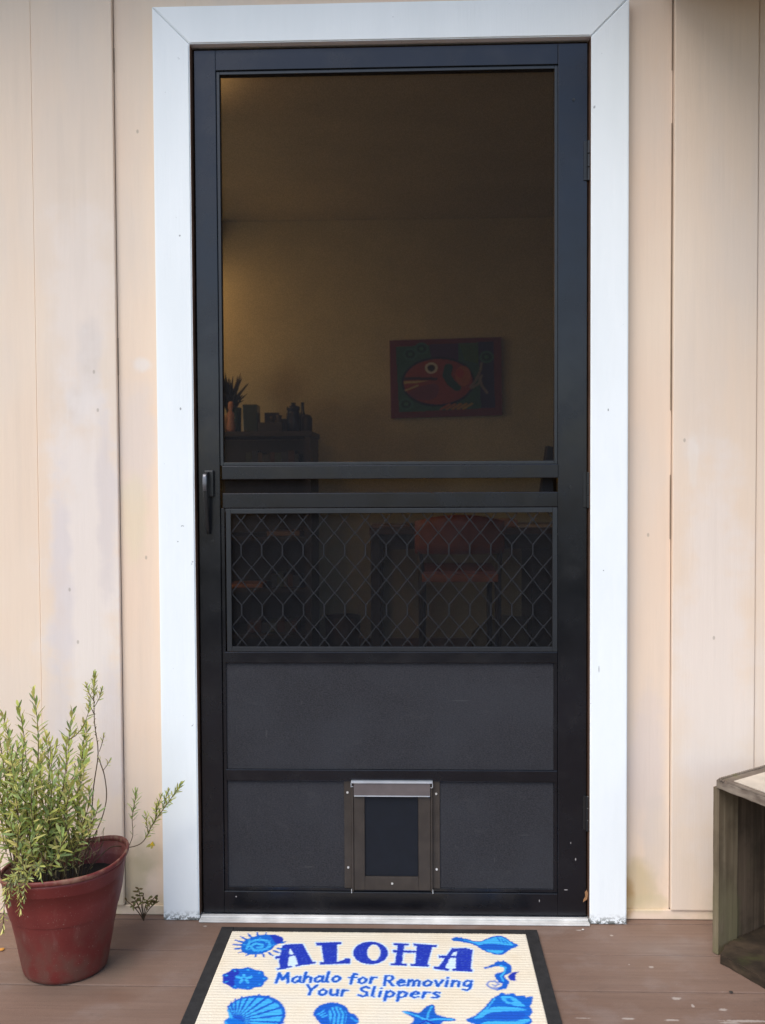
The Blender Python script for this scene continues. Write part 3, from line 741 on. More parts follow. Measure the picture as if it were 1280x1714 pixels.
# -- desk, chair, bin
ds = thing('desk', 'dark writing desk against the back wall, behind the diamond grille', 'desk', (.4, 2.6, FZ))
dz = at(700, 884, 2.3).z; dx0 = at(618, 900, 2.3).x
bx('desk_top', ds, simple('desk_top_wood', (.055, .03, .018), .4), dx0, 1.45, 2.3, 2.86, dz - .03, dz, .003)
bx('apron', ds, dk, dx0 + .045, 1.40, 2.33, 2.35, dz - .10, dz - .031)
for x0, y0 in ((dx0 + .005, 2.31), (dx0 + .005, 2.80), (1.38, 2.31), (1.38, 2.80)): bx('leg', ds, dk, x0, x0 + .045, y0, y0 + .045, FZ, dz - .031, .002)
bx('drawer_box', ds, dk, at(890, 950, 2.34).x, 1.37, 2.352, 2.79, FZ + .05, dz - .101, .003)
pap = simple('paper', (.50, .45, .38), .8); pk = simple('pinkish_card', (.38, .22, .16), .8)
for (a, b, y0, y1, h, m_, nm, lb) in ((592, 686, 2.36, 2.55, .012, tn, 'folder', 'tan folder lying at the left end of the desk'), (800, 866, 2.40, 2.62, .03, pk, 'notebook', 'pinkish notebook lying in the middle of the desk'), (868, 932, 2.32, 2.5, .006, pap, 'paper', 'sheets of white paper at the right end of the desk')):
    x0, x1 = max(dx0 + .004, at(a, 885, y0).x), at(b, 885, y0).x; o = bx(nm, None, m_, x0, x1, y0, y1, dz + .0008, dz + .0008 + h, .001); tag(o, lb, nm)
mo = thing('computer_monitor', 'dark computer monitor turned aside on the desk, at the right edge of the screen', 'monitor', (at(925, 880, 2.6).x + .10, 2.62, dz))
mx, mz = mo.location.x, dz
o = bx('monitor_screen', mo, M['black'], -.21, .21, -.012, .012, .09, .36, .004); o.matrix_parent_inverse = Matrix.Identity(4); o.rotation_euler = (0, math.radians(9), math.radians(24))
o = bx('monitor_stand', mo, M['black'], -.09, .09, -.06, .06, .001, .012, .003); o.matrix_parent_inverse = Matrix.Identity(4)
o = bx('monitor_neck', mo, M['black'], -.02, .02, -.008, .008, .012, .16, .003); o.matrix_parent_inverse = Matrix.Identity(4)
rd = simple('red_brown_leather', (.20, .055, .03), .45); wd_ = simple('orange_brown_wood', (.32, .11, .045), .4)
cy = 2.02
ch = thing('desk_chair', 'red-brown chair with a curved back pushed up to the dark desk', 'chair', (at(770, 900, cy).x, cy, FZ))
bm = bmesh.new()
N = 14; zb0, zb1 = at(770, 928, cy).z, at(770, 862, cy).z; xw = (at(846, 900, cy).x - at(694, 900, cy).x) / 2
cx_ = ch.location.x
for k in range(N):
    pass
rows = []
for j in range(5):
    v = j / 4; row = []
    for k in range(N + 1):
        u = k / N * 2 - 1
        zz = zb0 + (zb1 - zb0) * v - (.03 * u * u if v > .5 else 0) * (v - .5) * 2
        row.append((cx_ + u * xw, cy + .05 * (u * u), zz))
    rows.append(row)
F = [[bm.verts.new(p) for p in r] for r in rows]; Bk = [[bm.verts.new((p[0], p[1] + .035, p[2])) for p in r] for r in rows]
for j in range(4):
    for k in range(N):
        bm.faces.new((F[j][k], F[j][k + 1], F[j + 1][k + 1], F[j + 1][k])); bm.faces.new((Bk[j][k + 1], Bk[j][k], Bk[j + 1][k], Bk[j + 1][k + 1]))
for k in range(N): bm.faces.new((F[0][k + 1], F[0][k], Bk[0][k], Bk[0][k + 1])); bm.faces.new((F[4][k], F[4][k + 1], Bk[4][k + 1], Bk[4][k]))
for j in range(4): bm.faces.new((F[j][0], F[j + 1][0], Bk[j + 1][0], Bk[j][0])); bm.faces.new((F[j + 1][N], F[j][N], Bk[j][N], Bk[j + 1][N]))
fix(obj('backrest', bm, rd, ch, True))
zs = at(770, 966, cy).z
bx('seat', ch, rd, cx_ - xw * .86, cx_ + xw * .86, cy + .02, cy + .45, zs - .02, zs + .025, .012)
bx('seat_rail', ch, wd_, cx_ - xw * .84, cx_ + xw * .84, cy + .0, cy + .018, zs - .022, zs + .012, .004)
for s in (-1, 1):
    bm = bmesh.new(); tube(bm, [(cx_ + s * xw * .86, cy + .03, FZ), (cx_ + s * xw * .84, cy + .03, zs), (cx_ + s * xw * .9, cy + .055, zb0 + .02)], [.013, .016, .013], 8); fix(obj('leg', bm, dk, ch, True))
    bm = bmesh.new(); tube(bm, [(cx_ + s * xw * .8, cy + .42, FZ), (cx_ + s * xw * .8, cy + .42, zs - .022)], [.011, .015], 8); fix(obj('leg', bm, dk, ch, True))
bn = thing('waste_bin', 'small dark waste bin standing between the bookcase and the desk', 'bin', (at(573, 1060, 2.6).x, 2.62, FZ))
bm = bmesh.new(); R0 = [[bm.verts.new((r * math.cos(a * math.pi / 12), r * math.sin(a * math.pi / 12), z)) for a in range(24)] for r, z in ((.075, .001), (.092, .24), (.088, .24), (.072, .006))]
for a, b in zip(R0, R0[1:]):
    for k in range(24): bm.faces.new((a[k], a[(k + 1) % 24], b[(k + 1) % 24], b[k]))
bm.faces.new(R0[0]); bm.faces.new(R0[3]); bmesh.ops.recalc_face_normals(bm, faces=bm.faces)
obj('bin_body', bm, simple('bin_plastic', (.035, .02, .016), .5), bn, True)
bag = None
bm = bmesh.new(); bmesh.ops.create_icosphere(bm, subdivisions=3, radius=1)
for v in bm.verts:
    n_ = mnoise.noise(v.co * 1.7) * .22 + mnoise.noise(v.co * 4) * .07
    v.co = Vector((v.co.x * .17, v.co.y * .11, max(v.co.z, -.8) * .13)) * (1 + n_)
mn = min(v.co.z for v in bm.verts)
for v in bm.verts: v.co.z -= mn
o = obj('tote_bag', bm, simple('olive_canvas', (.12, .115, .07), .85), None, True); o.location = (at(850, 1040, 2.55).x, 2.56, FZ + .001); tag(o, 'slumped olive canvas bag on the floor under the desk', 'bag')

# ------------------------------------------------------------------ doormat with woven print
HM = np.array([[1623.218, 692.8439, 1522.914], [-34.8397, 801.0327, 3554.0099], [-0.0327, 0.9989, 2.3145]])
mat_ = thing('doormat', 'cream doormat printed with blue shells and a greeting, black rubber border', 'doormat', (-.033, -.27, 0))
bm = bmesh.new()
rb = simple('black_rubber', (.028, .027, .027), .8, spec=.25, var=.2, scale=60, bump=.5, bscale=500)
def ring(bm, o_, i_, z0, z1):
    (ax0, ax1, ay0, ay1), (bx0, bx1, by0, by1) = o_, i_
    box(bm, ax0, bx0, ay0, ay1, z0, z1, .0015); box(bm, bx1, ax1, ay0, ay1, z0, z1, .0015)
    box(bm, bx0 + .0001, bx1 - .0001, ay0, by0, z0, z1 - .0003, .0015); box(bm, bx0 + .0001, bx1 - .0001, by1, ay1, z0, z1 - .0003, .0015)
ring(bm, (-.3975, .3315, -.5035, -.0450), (-.3680, .3030, -.4740, -.0715), .0009, .0070)
fix(obj('border', bm, rb, mat_))
st = .00115
xs = np.arange(-.3690, .3040, st); ys = np.arange(-.4750, -.0705, st)
X, Y = np.meshgrid(xs, ys)
jx = rng.normal(0, .0007, X.shape); jy = rng.normal(0, .0009, X.shape)     # tufts are a little irregular
q = np.stack([X + jx, Y + jy, np.ones_like(X)], 0); h = np.tensordot(HM, q, 1); PU, PV = h[0] / h[2], h[1] / h[2]
B1 = ((PU - 350) * 4.414, (PV - 1540) * 4.414)       # tracing sheet 1
B3 = ((PU - 620) * 4.0, (PV - 1540) * 4.0)           # tracing sheet 2
CR = np.array((.79, .71, .565)); DK = np.array((.022, .045, .42)); MD = np.array((.012, .16, .62)); LT = np.array((.06, .42, .80)); HL = np.array((.66, .80, .90))
C = np.empty(X.shape + (3,)); C[:] = CR
def put(mask, c): C[mask] = c
def poly(S, P, c, sm=0): put(inpoly(S[0], S[1], smooth_poly(P, sm) if sm else P), c)
def line(S, P, rx, ry, c): put(stroke(S[0], S[1], P, rx, ry), c)
# pale halo round lettering, then letters
LET = [
 (B1, [[(540, 185), (600, 178), (578, 345), (526, 350), (516, 290)], [(545, 178), (600, 172), (690, 170), (705, 205), (538, 208)], [(588, 180), (690, 170), (768, 312), (655, 322)],
       [(500, 350), (612, 328), (612, 340), (505, 362)], [(636, 320), (785, 300), (785, 312), (640, 334)], [(486, 262), (635, 243), (635, 258), (490, 278)]], None),
 (B1, [[(790, 162), (975, 156), (975, 172), (795, 180)], [(828, 165), (945, 162), (942, 312), (850, 312)], [(818, 303), (1040, 298), (1040, 314), (820, 320)], [(1003, 276), (1042, 278), (1040, 314), (1003, 312)], [(960, 298), (1003, 285), (1003, 310)]], None),
 (B1, 'O', None),
 (B3, [[(153, 150), (255, 152), (255, 163), (158, 163)], [(185, 155), (226, 157), (208, 292), (163, 290)], [(132, 283), (242, 286), (240, 298), (135, 294)], [(150, 196), (330, 200), (330, 212), (152, 210)],
       [(312, 158), (416, 162), (376, 300), (298, 298)], [(288, 152), (445, 162), (442, 174), (290, 166)], [(268, 288), (392, 293), (388, 306), (270, 300)]], None),
 (B3, [[(545, 183), (590, 185), (503, 328), (448, 320)], [(572, 184), (640, 182), (682, 194), (668, 335), (572, 328)], [(456, 232), (600, 232), (600, 246), (460, 246)], [(424, 306), (528, 318), (526, 332), (426, 320)], [(550, 316), (682, 324), (680, 338), (550, 331)]], None)]
def letters(grow, col):
    for S, Ps, _ in LET:
        if isinstance(Ps, str):
            put(ell(S[0], S[1], 1192, 236, 127 + grow, 83 + grow * .6) & ~ell(S[0], S[1], 1216, 233, 50 - grow * .7, 60 - grow * .5), col); continue
        for P in Ps:
            m = inpoly(S[0], S[1], P)
            if grow: m |= stroke(S[0], S[1], P + [P[0]], grow, grow * .7)
            put(m, col)
letters(11, HL)
def inner_a():
    poly(B1, [(602, 215), (640, 240), (602, 243), (596, 240)], CR)
letters(2.0, DK)
# counters of the two A's
poly(B1, [(596, 200), (624, 243), (590, 246)], HL); poly(B1, [(590, 262), (633, 256), (655, 318), (640, 322), (612, 330), (580, 330)], HL)
poly(B3, [(578, 200), (574, 232), (540, 231), (552, 215)], HL); poly(B3, [(533, 247), (572, 247), (566, 318), (548, 318), (515, 318), (500, 310)], HL)
# worn flecks inside the heavy strokes
fl_ = rng.random(X.shape) < .035; isdk = (np.abs(C - DK).sum(-1) < 1e-6); C[fl_ & isdk] = (.12, .22, .62)
G = {'M': (1.15, [[(0, 0), (.16, 1), (.5, .3), (.9, 1), (1.0, 0)]]), 'a': (.85, [[(.72, .5), (.45, .62), (.12, .4), (.1, .12), (.35, 0), (.7, .25)], [(.75, .6), (.68, .1), (.85, 0)]]),
     'h': (.85, [[(.2, 1.02), (.08, 0)], [(.12, .35), (.4, .6), (.68, .5), (.68, 0)]]), 'l': (.42, [[(.2, 1.02), (.1, .1), (.25, 0)]]), 'o': (.85, [[(.4, .6), (.1, .4), (.1, .12), (.35, 0), (.65, .15), (.7, .42), (.4, .6)]]),
     'f': (.65, [[(.62, .92), (.4, 1.0), (.28, .75), (.2, 0)], [(.02, .6), (.58, .6)]]), 'r': (.65, [[(.16, .6), (.1, 0)], [(.14, .35), (.35, .58), (.58, .56)]]),
     'R': (.98, [[(.1, 0), (.12, 1), (.6, 1), (.8, .78), (.55, .52), (.14, .5)], [(.42, .5), (.85, 0)]]), 'e': (.8, [[(.1, .3), (.65, .38), (.6, .55), (.38, .62), (.12, .4), (.12, .14), (.35, 0), (.68, .1)]]),
     'm': (1.2, [[(.12, .6), (.08, 0)], [(.12, .38), (.34, .6), (.54, .5), (.54, 0)], [(.56, .38), (.78, .6), (1.0, .5), (1.0, 0)]]), 'v': (.78, [[(.06, .6), (.32, 0), (.68, .62)]]), 'i': (.4, [[(.18, .6), (.12, 0)], [(.18, .86), (.19, .88)]]),
     'n': (.85, [[(.12, .6), (.08, 0)], [(.12, .38), (.4, .6), (.66, .5), (.66, 0)]]), 'g': (.85, [[(.72, .55), (.4, .62), (.12, .42), (.16, .14), (.45, .06), (.7, .3)], [(.74, .6), (.7, -.15), (.45, -.36), (.12, -.26)]]),
     'Y': (.95, [[(.05, 1), (.42, .48)], [(.9, 1), (.42, .45), (.32, 0)]]), 'u': (.85, [[(.1, .6), (.1, .15), (.3, 0), (.62, .2)], [(.68, .6), (.68, 0)]]),
     'S': (.85, [[(.78, .84), (.5, 1), (.16, .82), (.24, .58), (.62, .42), (.68, .14), (.36, 0), (.04, .14)]]), 'p': (.85, [[(.12, .6), (.08, -.36)], [(.12, .42), (.42, .62), (.7, .42), (.62, .12), (.35, 0), (.1, .1)]]),
     's': (.7, [[(.56, .54), (.34, .62), (.12, .48), (.3, .34), (.52, .2), (.42, .02), (.05, .06)]]), ' ': (.45, [])}
def write(text, x0, x1, b0, b1, cap, slope=0.12):
    W_ = sum(G[c][0] for c in text) + .12 * (len(text) - 1); s = (x1 - x0) / W_
    for ps in (0, 1):
        x = 0.0
        for c in text:
            for P in G[c][1]:
                Q = [(x0 + (x + a + slope * b) * s, (b0 + (b1 - b0) * (x + a) / W_) - b * cap) for a, b in P]
                n_ = len(Q); D = []
                for i in range(n_ - 1):
                    for t in (0, .5): D.append((Q[i][0] * (1 - t) + Q[i + 1][0] * t, Q[i][1] * (1 - t) + Q[i + 1][1] * t))
                D.append(Q[-1])
                line((PU, PV), D, 4.3 if not ps else 2.9, 2.5 if not ps else 1.5, HL if not ps else (MD * .55 + DK * .45))
            x += G[c][0] + .12
write('Mahalo', 462, 571, 1643.5, 1641.5, 16.5); write('for', 583, 630, 1645, 1644, 17); write('Removing', 641, 790, 1648, 1650, 16.5)
write('Your', 511, 582, 1663, 1665.5, 16.5); write('Slippers', 599, 737, 1666, 1669, 16.5)
# nautilus, top left
def spikes(S, cx, cy, rx, ry, a0, a1, n, l, wd, c):
    for k in range(n):
        a = math.radians(a0 + (a1 - a0) * k / (n - 1)); ca, sa = math.cos(a), math.sin(a)
        line(S, [(cx + rx * ca * .9, cy + ry * sa * .9), (cx + rx * ca * (1 + l * .5), cy + ry * sa * (1 + l * .6)), (cx + rx * ca * (1 + l), cy + ry * sa * (1 + l * 1.1) - 4)], (wd, wd * .35), (wd * .7, wd * .25), c)
spikes(B1, 375, 180, 150, 68, 20, 345, 17, .32, 10, MD * .7 + DK * .3)
poly(B1, [(232, 195), (248, 152), (290, 128), (350, 108), (430, 100), (510, 105), (552, 128), (545, 160), (485, 180), (470, 205), (400, 240), (330, 250), (262, 240), (235, 222)], MD * .8 + DK * .2, 1)
poly(B1, [(440, 104), (510, 106), (548, 130), (540, 158), (490, 172), (470, 130)], DK, 1)
for P_, r_1 in (([(275, 205), (300, 155), (370, 135), (440, 150), (450, 185), (400, 215), (330, 215), (305, 185), (345, 165), (395, 175), (390, 195), (355, 197)], 9),): line(B1, P_, r_1, r_1 * .8, LT)
for k in range(8):
    a = .8 * k; line(B1, [(365 + 70 * math.cos(a), 180 + 32 * math.sin(a)), (365 + 112 * math.cos(a), 178 + 52 * math.sin(a))], 5, 4, LT * .6 + MD * .4)
# sand dollar
sdp = [(262 + (165 + 9 * math.cos(9 * a)) * math.cos(a), 425 + (80 + 5 * math.cos(9 * a)) * math.sin(a)) for a in [2 * math.pi * k / 60 for k in range(60)]]
poly(B1, sdp, MD * .75 + DK * .25); poly(B1, [(95, 430), (110, 390), (200, 350), (230, 380), (180, 430), (190, 490), (120, 470)], DK, 2)
for a, l in ((-90, 34), (-18, 62), (52, 46), (128, 46), (198, 62)):
    a = math.radians(a); ca, sa = math.cos(a), math.sin(a)
    line(B1, [(258 + 22 * ca, 424 + 12 * sa), (258 + l * .8 * ca + 8 * ca, 424 + l * .75 * sa)], (13, 9), (9, 7), LT)
for a in range(0, 360, 40): line(B1, [(262 + 140 * math.cos(math.radians(a)), 425 + 64 * math.sin(math.radians(a))), (262 + 146 * math.cos(math.radians(a)), 425 + 66 * math.sin(math.radians(a)))], 9, 5, LT * .7 + MD * .3)
# scallop
sc_ = [(105, 735), (150, 712), (138, 680), (130, 640), (180, 590), (260, 556), (360, 547), (450, 553), (530, 598), (566, 650), (562, 720), (510, 790), (380, 850), (240, 850), (150, 800), (112, 760)]
poly(B1, sc_, MD * .7 + DK * .3, 1); poly(B1, [(190 + (x - 190) * .93, 730 + (y - 730) * .91) for x, y in sc_], LT, 1)
for k in range(15):
    a = math.radians(-112 + k * 11.5); L_ = 205 if k < 3 else (235 if k < 5 else 330 + 40 * min(1, (k - 5) / 4))
    x1_, y1_ = 190 + L_ * math.cos(a), 735 + L_ * .78 * math.sin(a)
    line(B1, [(195, 735), ((195 + x1_) / 2, (735 + y1_) / 2), (x1_, y1_)], (3, 9), (3, 8), MD * .5 + DK * .5)
poly(B1, [(110, 730), (170, 712), (250, 740), (290, 775), (230, 800), (150, 770)], MD, 1)
# scallop edge trimmed back to cream
m = (~inpoly(B1[0], B1[1], smooth_poly([(95, 735), (145, 710), (122, 640), (170, 582), (255, 546), (360, 537), (455, 543), (540, 590), (578, 650), (572, 725), (515, 800), (380, 862), (240, 862), (140, 808)], 1))) & (B1[0] < 620) & (B1[0] > 60) & (B1[1] > 520); put(m & (B1[0] < 640), CR)
# small conch
c1 = [(762, 682), (800, 630), (860, 605), (930, 598), (1010, 625), (1036, 680), (1085, 688), (1118, 747), (1060, 775), (960, 810), (880, 800), (830, 770), (790, 722)]
poly(B1, c1, MD * .6 + DK * .4, 1); poly(B1, [(880, 640), (930, 625), (1000, 650), (1020, 700), (1000, 770), (930, 790), (890, 760)], LT, 1)
for k in range(5): line(B1, [(890 + 32 * k, 630 + 6 * k), (915 + 30 * k, 690), (900 + 30 * k, 780)], 7, 6, MD * .6 + DK * .4)
for k in range(3): line(B1, [(800 + 18 * k, 690 + 10 * k), (850 + 8 * k, 660 + 18 * k)], 5, 5, LT)
line(B1, [(1050, 715), (1100, 745)], 8, 7, LT * .5 + MD * .5)
# whelk, top right
wk = [(538, 120), (560, 107), (620, 112), (720, 142), (780, 118), (830, 98), (890, 100), (950, 142), (1000, 165), (935, 188), (885, 232), (800, 216), (740, 190), (695, 156), (600, 137), (556, 136)]
poly(B3, wk, MD * .7 + DK * .3, 1); poly(B3, [(600, 118), (720, 148), (790, 122), (840, 106), (885, 108), (945, 148), (960, 165), (900, 160), (800, 150), (735, 165), (690, 148)], LT, 1)
poly(B3, [(760, 190), (850, 195), (900, 195), (870, 222), (800, 210)], LT, 1); poly(B3, [(735, 152), (850, 160), (920, 168), (880, 190), (800, 190), (750, 178)], MD * .6 + DK * .4, 1)
for k in range(3): line(B3, [(850 + 25 * k, 110 + 10 * k), (870 + 25 * k, 140 + 5 * k)], 4, 4, MD)
# seahorse
BL = MD * .65 + DK * .35
line(B3, [(765, 314), (800, 305), (850, 290)], (5, 12), (4, 9), BL); line(B3, [(848, 288), (890, 282), (925, 305), (925, 335), (885, 355), (860, 375)], 19, 15, BL)
line(B3, [(860, 368), (880, 395), (905, 410), (895, 440), (850, 455)], (32, 12), (24, 8), BL); line(B3, [(850, 455), (800, 445), (778, 425), (795, 405), (835, 402), (858, 422), (835, 436), (815, 425)], (8, 5), (7, 4), MD * .5 + DK * .2 + CR * .3)
poly(B3, [(920, 372), (945, 345), (998, 336), (968, 362), (975, 400), (935, 398)], DK, 0); poly(B3, [(845, 285), (850, 262), (868, 272), (892, 262), (900, 285)], BL)
line(B3, [(870, 300), (905, 310), (895, 345), (872, 370), (888, 400)], 6, 6, LT)
# starfish
poly(B3, [(197, 600), (260, 600), (325, 620), (365, 575), (405, 556), (432, 562), (430, 625), (500, 640), (578, 655), (560, 672), (470, 672), (480, 720), (500, 770), (420, 740), (372, 735), (320, 760), (230, 780), (255, 700), (300, 655), (240, 622)], BL, 1)
for P_ in ([(225, 607), (300, 630), (370, 660)], [(410, 570), (385, 620), (378, 660)], [(550, 660), (450, 655), (385, 665)], [(290, 720), (375, 668)], [(450, 740), (385, 680)]): line(B3, P_, (5, 8), (4, 6), LT)
line(B3, [(330, 690), (375, 665), (430, 692)], 7, 6, DK)
# big conch at the right
cc_ = [(640, 657), (700, 632), (760, 580), (810, 520), (862, 490), (880, 476), (905, 490), (960, 483), (975, 500), (1030, 498), (1040, 510), (1088, 503), (1082, 545), (1070, 570), (1088, 608), (1062, 640), (1088, 670), (1050, 702), (950, 745), (800, 745), (715, 722), (700, 690), (650, 675)]
poly(B3, cc_, MD * .75 + DK * .25, 0); poly(B3, [(690, 655), (760, 600), (830, 570), (950, 575), (1050, 590), (1040, 600), (900, 602), (790, 612), (740, 650)], LT, 1)
poly(B3, [(720, 690), (800, 665), (950, 672), (1060, 650), (1070, 670), (1020, 690), (900, 712), (780, 715)], LT, 1); poly(B3, [(870, 500), (960, 505), (1000, 540), (1050, 575), (930, 560), (880, 530)], LT, 1)
poly(B3, [(900, 520), (930, 515), (960, 540), (930, 545)], MD); poly(B3, [(780, 615), (900, 608), (1040, 610), (1030, 650), (950, 660), (800, 655), (760, 640)], MD * .5 + DK * .5, 1); line(B3, [(700, 650), (790, 575), (830, 520)], 5, 5, LT)
# soft printing edges and tufts
K = np.array([.25, .5, .25])
for _ in range(1):
    C = .25 * np.roll(C, 1, 0) + .5 * C + .25 * np.roll(C, -1, 0); C = .25 * np.roll(C, 1, 1) + .5 * C + .25 * np.roll(C, -1, 1)
rowv = 1 + .028 * np.sin(Y * 2 * math.pi / .0105) + rng.normal(0, .035, X.shape)
low = np.array(rng.normal(0, 1, (12, 18))); iy = np.linspace(0, 10.99, X.shape[0]); ix = np.linspace(0, 16.99, X.shape[1])
y0_ = iy.astype(int); x0_ = ix.astype(int); fy = (iy - y0_)[:, None]; fx = (ix - x0_)[None]
lowf = low[y0_][:, x0_] * (1 - fy) * (1 - fx) + low[y0_ + 1][:, x0_] * fy * (1 - fx) + low[y0_][:, x0_ + 1] * (1 - fy) * fx + low[y0_ + 1][:, x0_ + 1] * fy * fx
C *= 1 - .10 * np.clip(np.roll(rng.normal(0, 1, X.shape), 3, 0) - 1.6, 0, 1)[..., None]
C = np.clip(C * rowv[..., None] * (1 + .03 * lowf[..., None] * np.array((.6, 1, 1.6)) - .05 * np.clip(lowf, 0, 2)[..., None]), 0, 1)
Z = .0098 + .00035 * np.sin(Y * 2 * math.pi / .0105) + rng.normal(0, .00022, X.shape)
edge = np.minimum(np.minimum(X - xs[0], xs[-1] - X), np.minimum(Y - ys[0], ys[-1] - Y)); Z -= .004 * np.clip(1 - edge / .003, 0, 1) ** 2
pile = m_vcol('printed_pile', .95, spec=.05)
fix(grid_mesh('printed_pile', X, Y, Z, C, pile.m, mat_))

# ------------------------------------------------------------------ red pot with a straggly rosemary
PC = Vector((-.700, -.222, 0))
pp_ = thing('potted_plant', 'straggly rosemary-like shrub growing in a faded red plastic pot left of the door', 'potted plant', PC)
pt_ = NT('faded_red_plastic', .48, spec=.4)
c = pt_.mix(pt_.ramp(pt_.noise(9, 5), .3, .7), (.130, .018, .016), (.168, .027, .023))
sx = pt_.n('ShaderNodeSeparateXYZ'); pt_.link(pt_.pos(), sx.inputs[0])
dirt = pt_.math('MULTIPLY', pt_.ramp(sx.outputs['Z'], .17, .02), pt_.ramp(pt_.noise(22, 6), .35, .65))
c = pt_.mix(pt_.math('MULTIPLY', dirt, .6), c, (.12, .075, .055))
c = pt_.mix(pt_.ramp(pt_.noise(320, 2), .66, .76), c, (.26, .17, .14))
c = pt_.mix(pt_.math('MULTIPLY', pt_.ramp(pt_.noise(38, 4, pt_.vec((1, 1, .2))), .58, .72), .35), c, (.20, .10, .085))
pt_.base(c); pt_.bump(pt_.noise(220, 3), .12, .001); pt_.bump(pt_.noise(6, 3), .3, .01)
def pot_pt(a, r, z, k):
    "k = 0 at the base, 1 at the rim: the mouth leans and is pulled out of round"
    rr = r * (1 + k * k * (.018 * math.cos(2 * a - .5) + .012 * math.sin(3 * a + 1)))
    return Vector((rr * math.cos(a), rr * math.sin(a), z + k * k * (.017 * math.cos(a) + .004 * math.sin(2 * a) + .003 * math.sin(3 * a))))
def pot_rings(bm, prof, seg=72, close=True):
    R_ = [[bm.verts.new(pot_pt(2 * math.pi * i / seg, r, z, k)) for i in range(seg)] for r, z, k in prof]
    for a, b in zip(R_, R_[1:]):
        for i in range(seg): bm.faces.new((a[i], a[(i + 1) % seg], b[(i + 1) % seg], b[i]))
    return R_
bm = bmesh.new()
R_ = pot_rings(bm, [(.074, .001, 0), (.082, .001, 0), (.0865, .004, 0), (.0885, .010, .02), (.0895, .014, .04), (.102, .085, .35), (.1145, .150, .65), (.1160, .158, .69), (.1178, .161, .70), (.1262, .215, .93), (.1285, .2215, .955), (.1262, .2215, .955), (.119, .16, .70), (.112, .13, .6)])
bm.faces.new(list(reversed(R_[0])))
obj('pot_body', bm, pt_.m, pp_, True)
bm = bmesh.new()
pot_rings(bm, [(.1265, .2218, .96), (.1295, .2222, .96), (.1312, .2240, .97), (.1318, .2285, 1), (.1308, .2315, 1), (.1290, .2325, 1), (.1270, .2320, 1), (.1255, .2240, .97), (.1265, .2218, .96)])
rim_m = NT('worn_pot_rim', .5, spec=.4)
c = rim_m.mix(rim_m.ramp(rim_m.noise(45, 5), .45, .68), (.15, .026, .022), (.25, .13, .085)); rim_m.base(c)
obj('rim', bm, rim_m.m, pp_, True)
soilm = simple('dark_soil', (.010, .008, .006), .95, var=.5, scale=120)
bm = bmesh.new(); rr_ = []
for j in range(12):
    r = .118 * j / 11
    rr_.append([bm.verts.new((r * math.cos(2 * math.pi * i / 40), r * math.sin(2 * math.pi * i / 40), .176 + .02 * math.cos(2 * math.pi * i / 40) * j / 11 * .6 + .006 * mnoise.noise(Vector((r * 60 * math.cos(i * .157), r * 60 * math.sin(i * .157), 1))))) for i in range(40)])
for a, b in zip(rr_, rr_[1:]):
    for i in range(40): bm.faces.new((a[i], a[(i + 1) % 40], b[(i + 1) % 40], b[i]))
obj('soil', bm, soilm, pp_, True)

leaf_mat = m_vcol('rosemary_leaf', .6, spec=.25, transl=.25).m
stem_mat = m_oldwood('rosemary_stem', (.10, .06, .035), (.17, .12, .07), 0)
def bez(p0, p1, p2, p3, n):
    return [p0 * (1 - t) ** 3 + p1 * 3 * t * (1 - t) ** 2 + p2 * 3 * t * t * (1 - t) + p3 * t ** 3 for t in [i / n for i in range(n + 1)]]
class Leaves:
    def __init__(s): s.v, s.f, s.c = [], [], []
    def leaf(s, p, d, n, L, W_, col, curl=.15):
        d = d.normalized(); sd_ = d.cross(n)
        if sd_.length < 1e-4: sd_ = d.cross(Vector((1, 0, .1)))
        sd_.normalize(); nn = sd_.cross(d)
        b = len(s.v); pr = ((0, .25), (.3, .85), (.6, 1.0), (.85, .55))
        for t, w_ in pr:
            c = p + d * (L * t) + nn * (curl * L * t * t)
            s.v += [c - sd_ * W_ * w_ * .5 + nn * W_ * .12, c + sd_ * W_ * w_ * .5 + nn * W_ * .12]
        s.v.append(p + d * L + nn * (curl * L)); 
        for i in range(3): s.f.append((b + 2 * i, b + 2 * i + 1, b + 2 * i + 3, b + 2 * i + 2))
        s.f.append((b + 6, b + 7, b + 8)); s.c += [col] * 9
    def build(s, name, mat, parent):
        me = bpy.data.meshes.new(name); me.from_pydata([tuple(v) for v in s.v], [], s.f); me.update()
        a = me.color_attributes.new('col', 'FLOAT_COLOR', 'POINT'); a.data.foreach_set('color', np.array([(*c, 1) for c in s.c], np.float32).ravel())
        return link(name, me, mat, parent)
PAL = [(.46, .50, .12), (.54, .54, .14), (.35, .45, .13), (.29, .39, .15), (.62, .58, .20), (.42, .50, .18), (.64, .56, .20)]
def foliate(LV, path, t0, t1, step, L, spread, pal, wd=.0032):
    "needle leaves round a path from parameter t0 to t1, denser and more upright near the tip"
    n = len(path) - 1; ln = sum((path[i + 1] - path[i]).length for i in range(n)); k = int(ln * (t1 - t0) / step)
    a = random.uniform(0, 6.28)
    for i in range(k):
        t = t0 + (t1 - t0) * (i + random.random()) / k; x = min(t * n, n - 1e-4); j = int(x); p = path[j].lerp(path[j + 1], x - j); d = (path[j + 1] - path[j]).normalized()
        a += 2.4; s_ = d.cross(Vector((.3, .9, .2))).normalized(); q_ = d.cross(s_)
        o_ = s_ * math.cos(a) + q_ * math.sin(a); tip = max(0, (t - .8) / .2)
        dd = d * (.75 + tip * .9) + o_ * spread * (1 - .55 * tip) + Vector((0, 0, .12)) + Vector([random.uniform(-.2, .2) for _ in range(3)])
        c = random.choice(pal); g_ = random.uniform(.75, 1.2); c = tuple(x_ * g_ for x_ in c)
        LV.leaf(p, dd, o_, L * random.uniform(.65, 1.15) * (1 - .35 * tip), wd * random.uniform(.8, 1.25), c, random.uniform(-.1, .3))
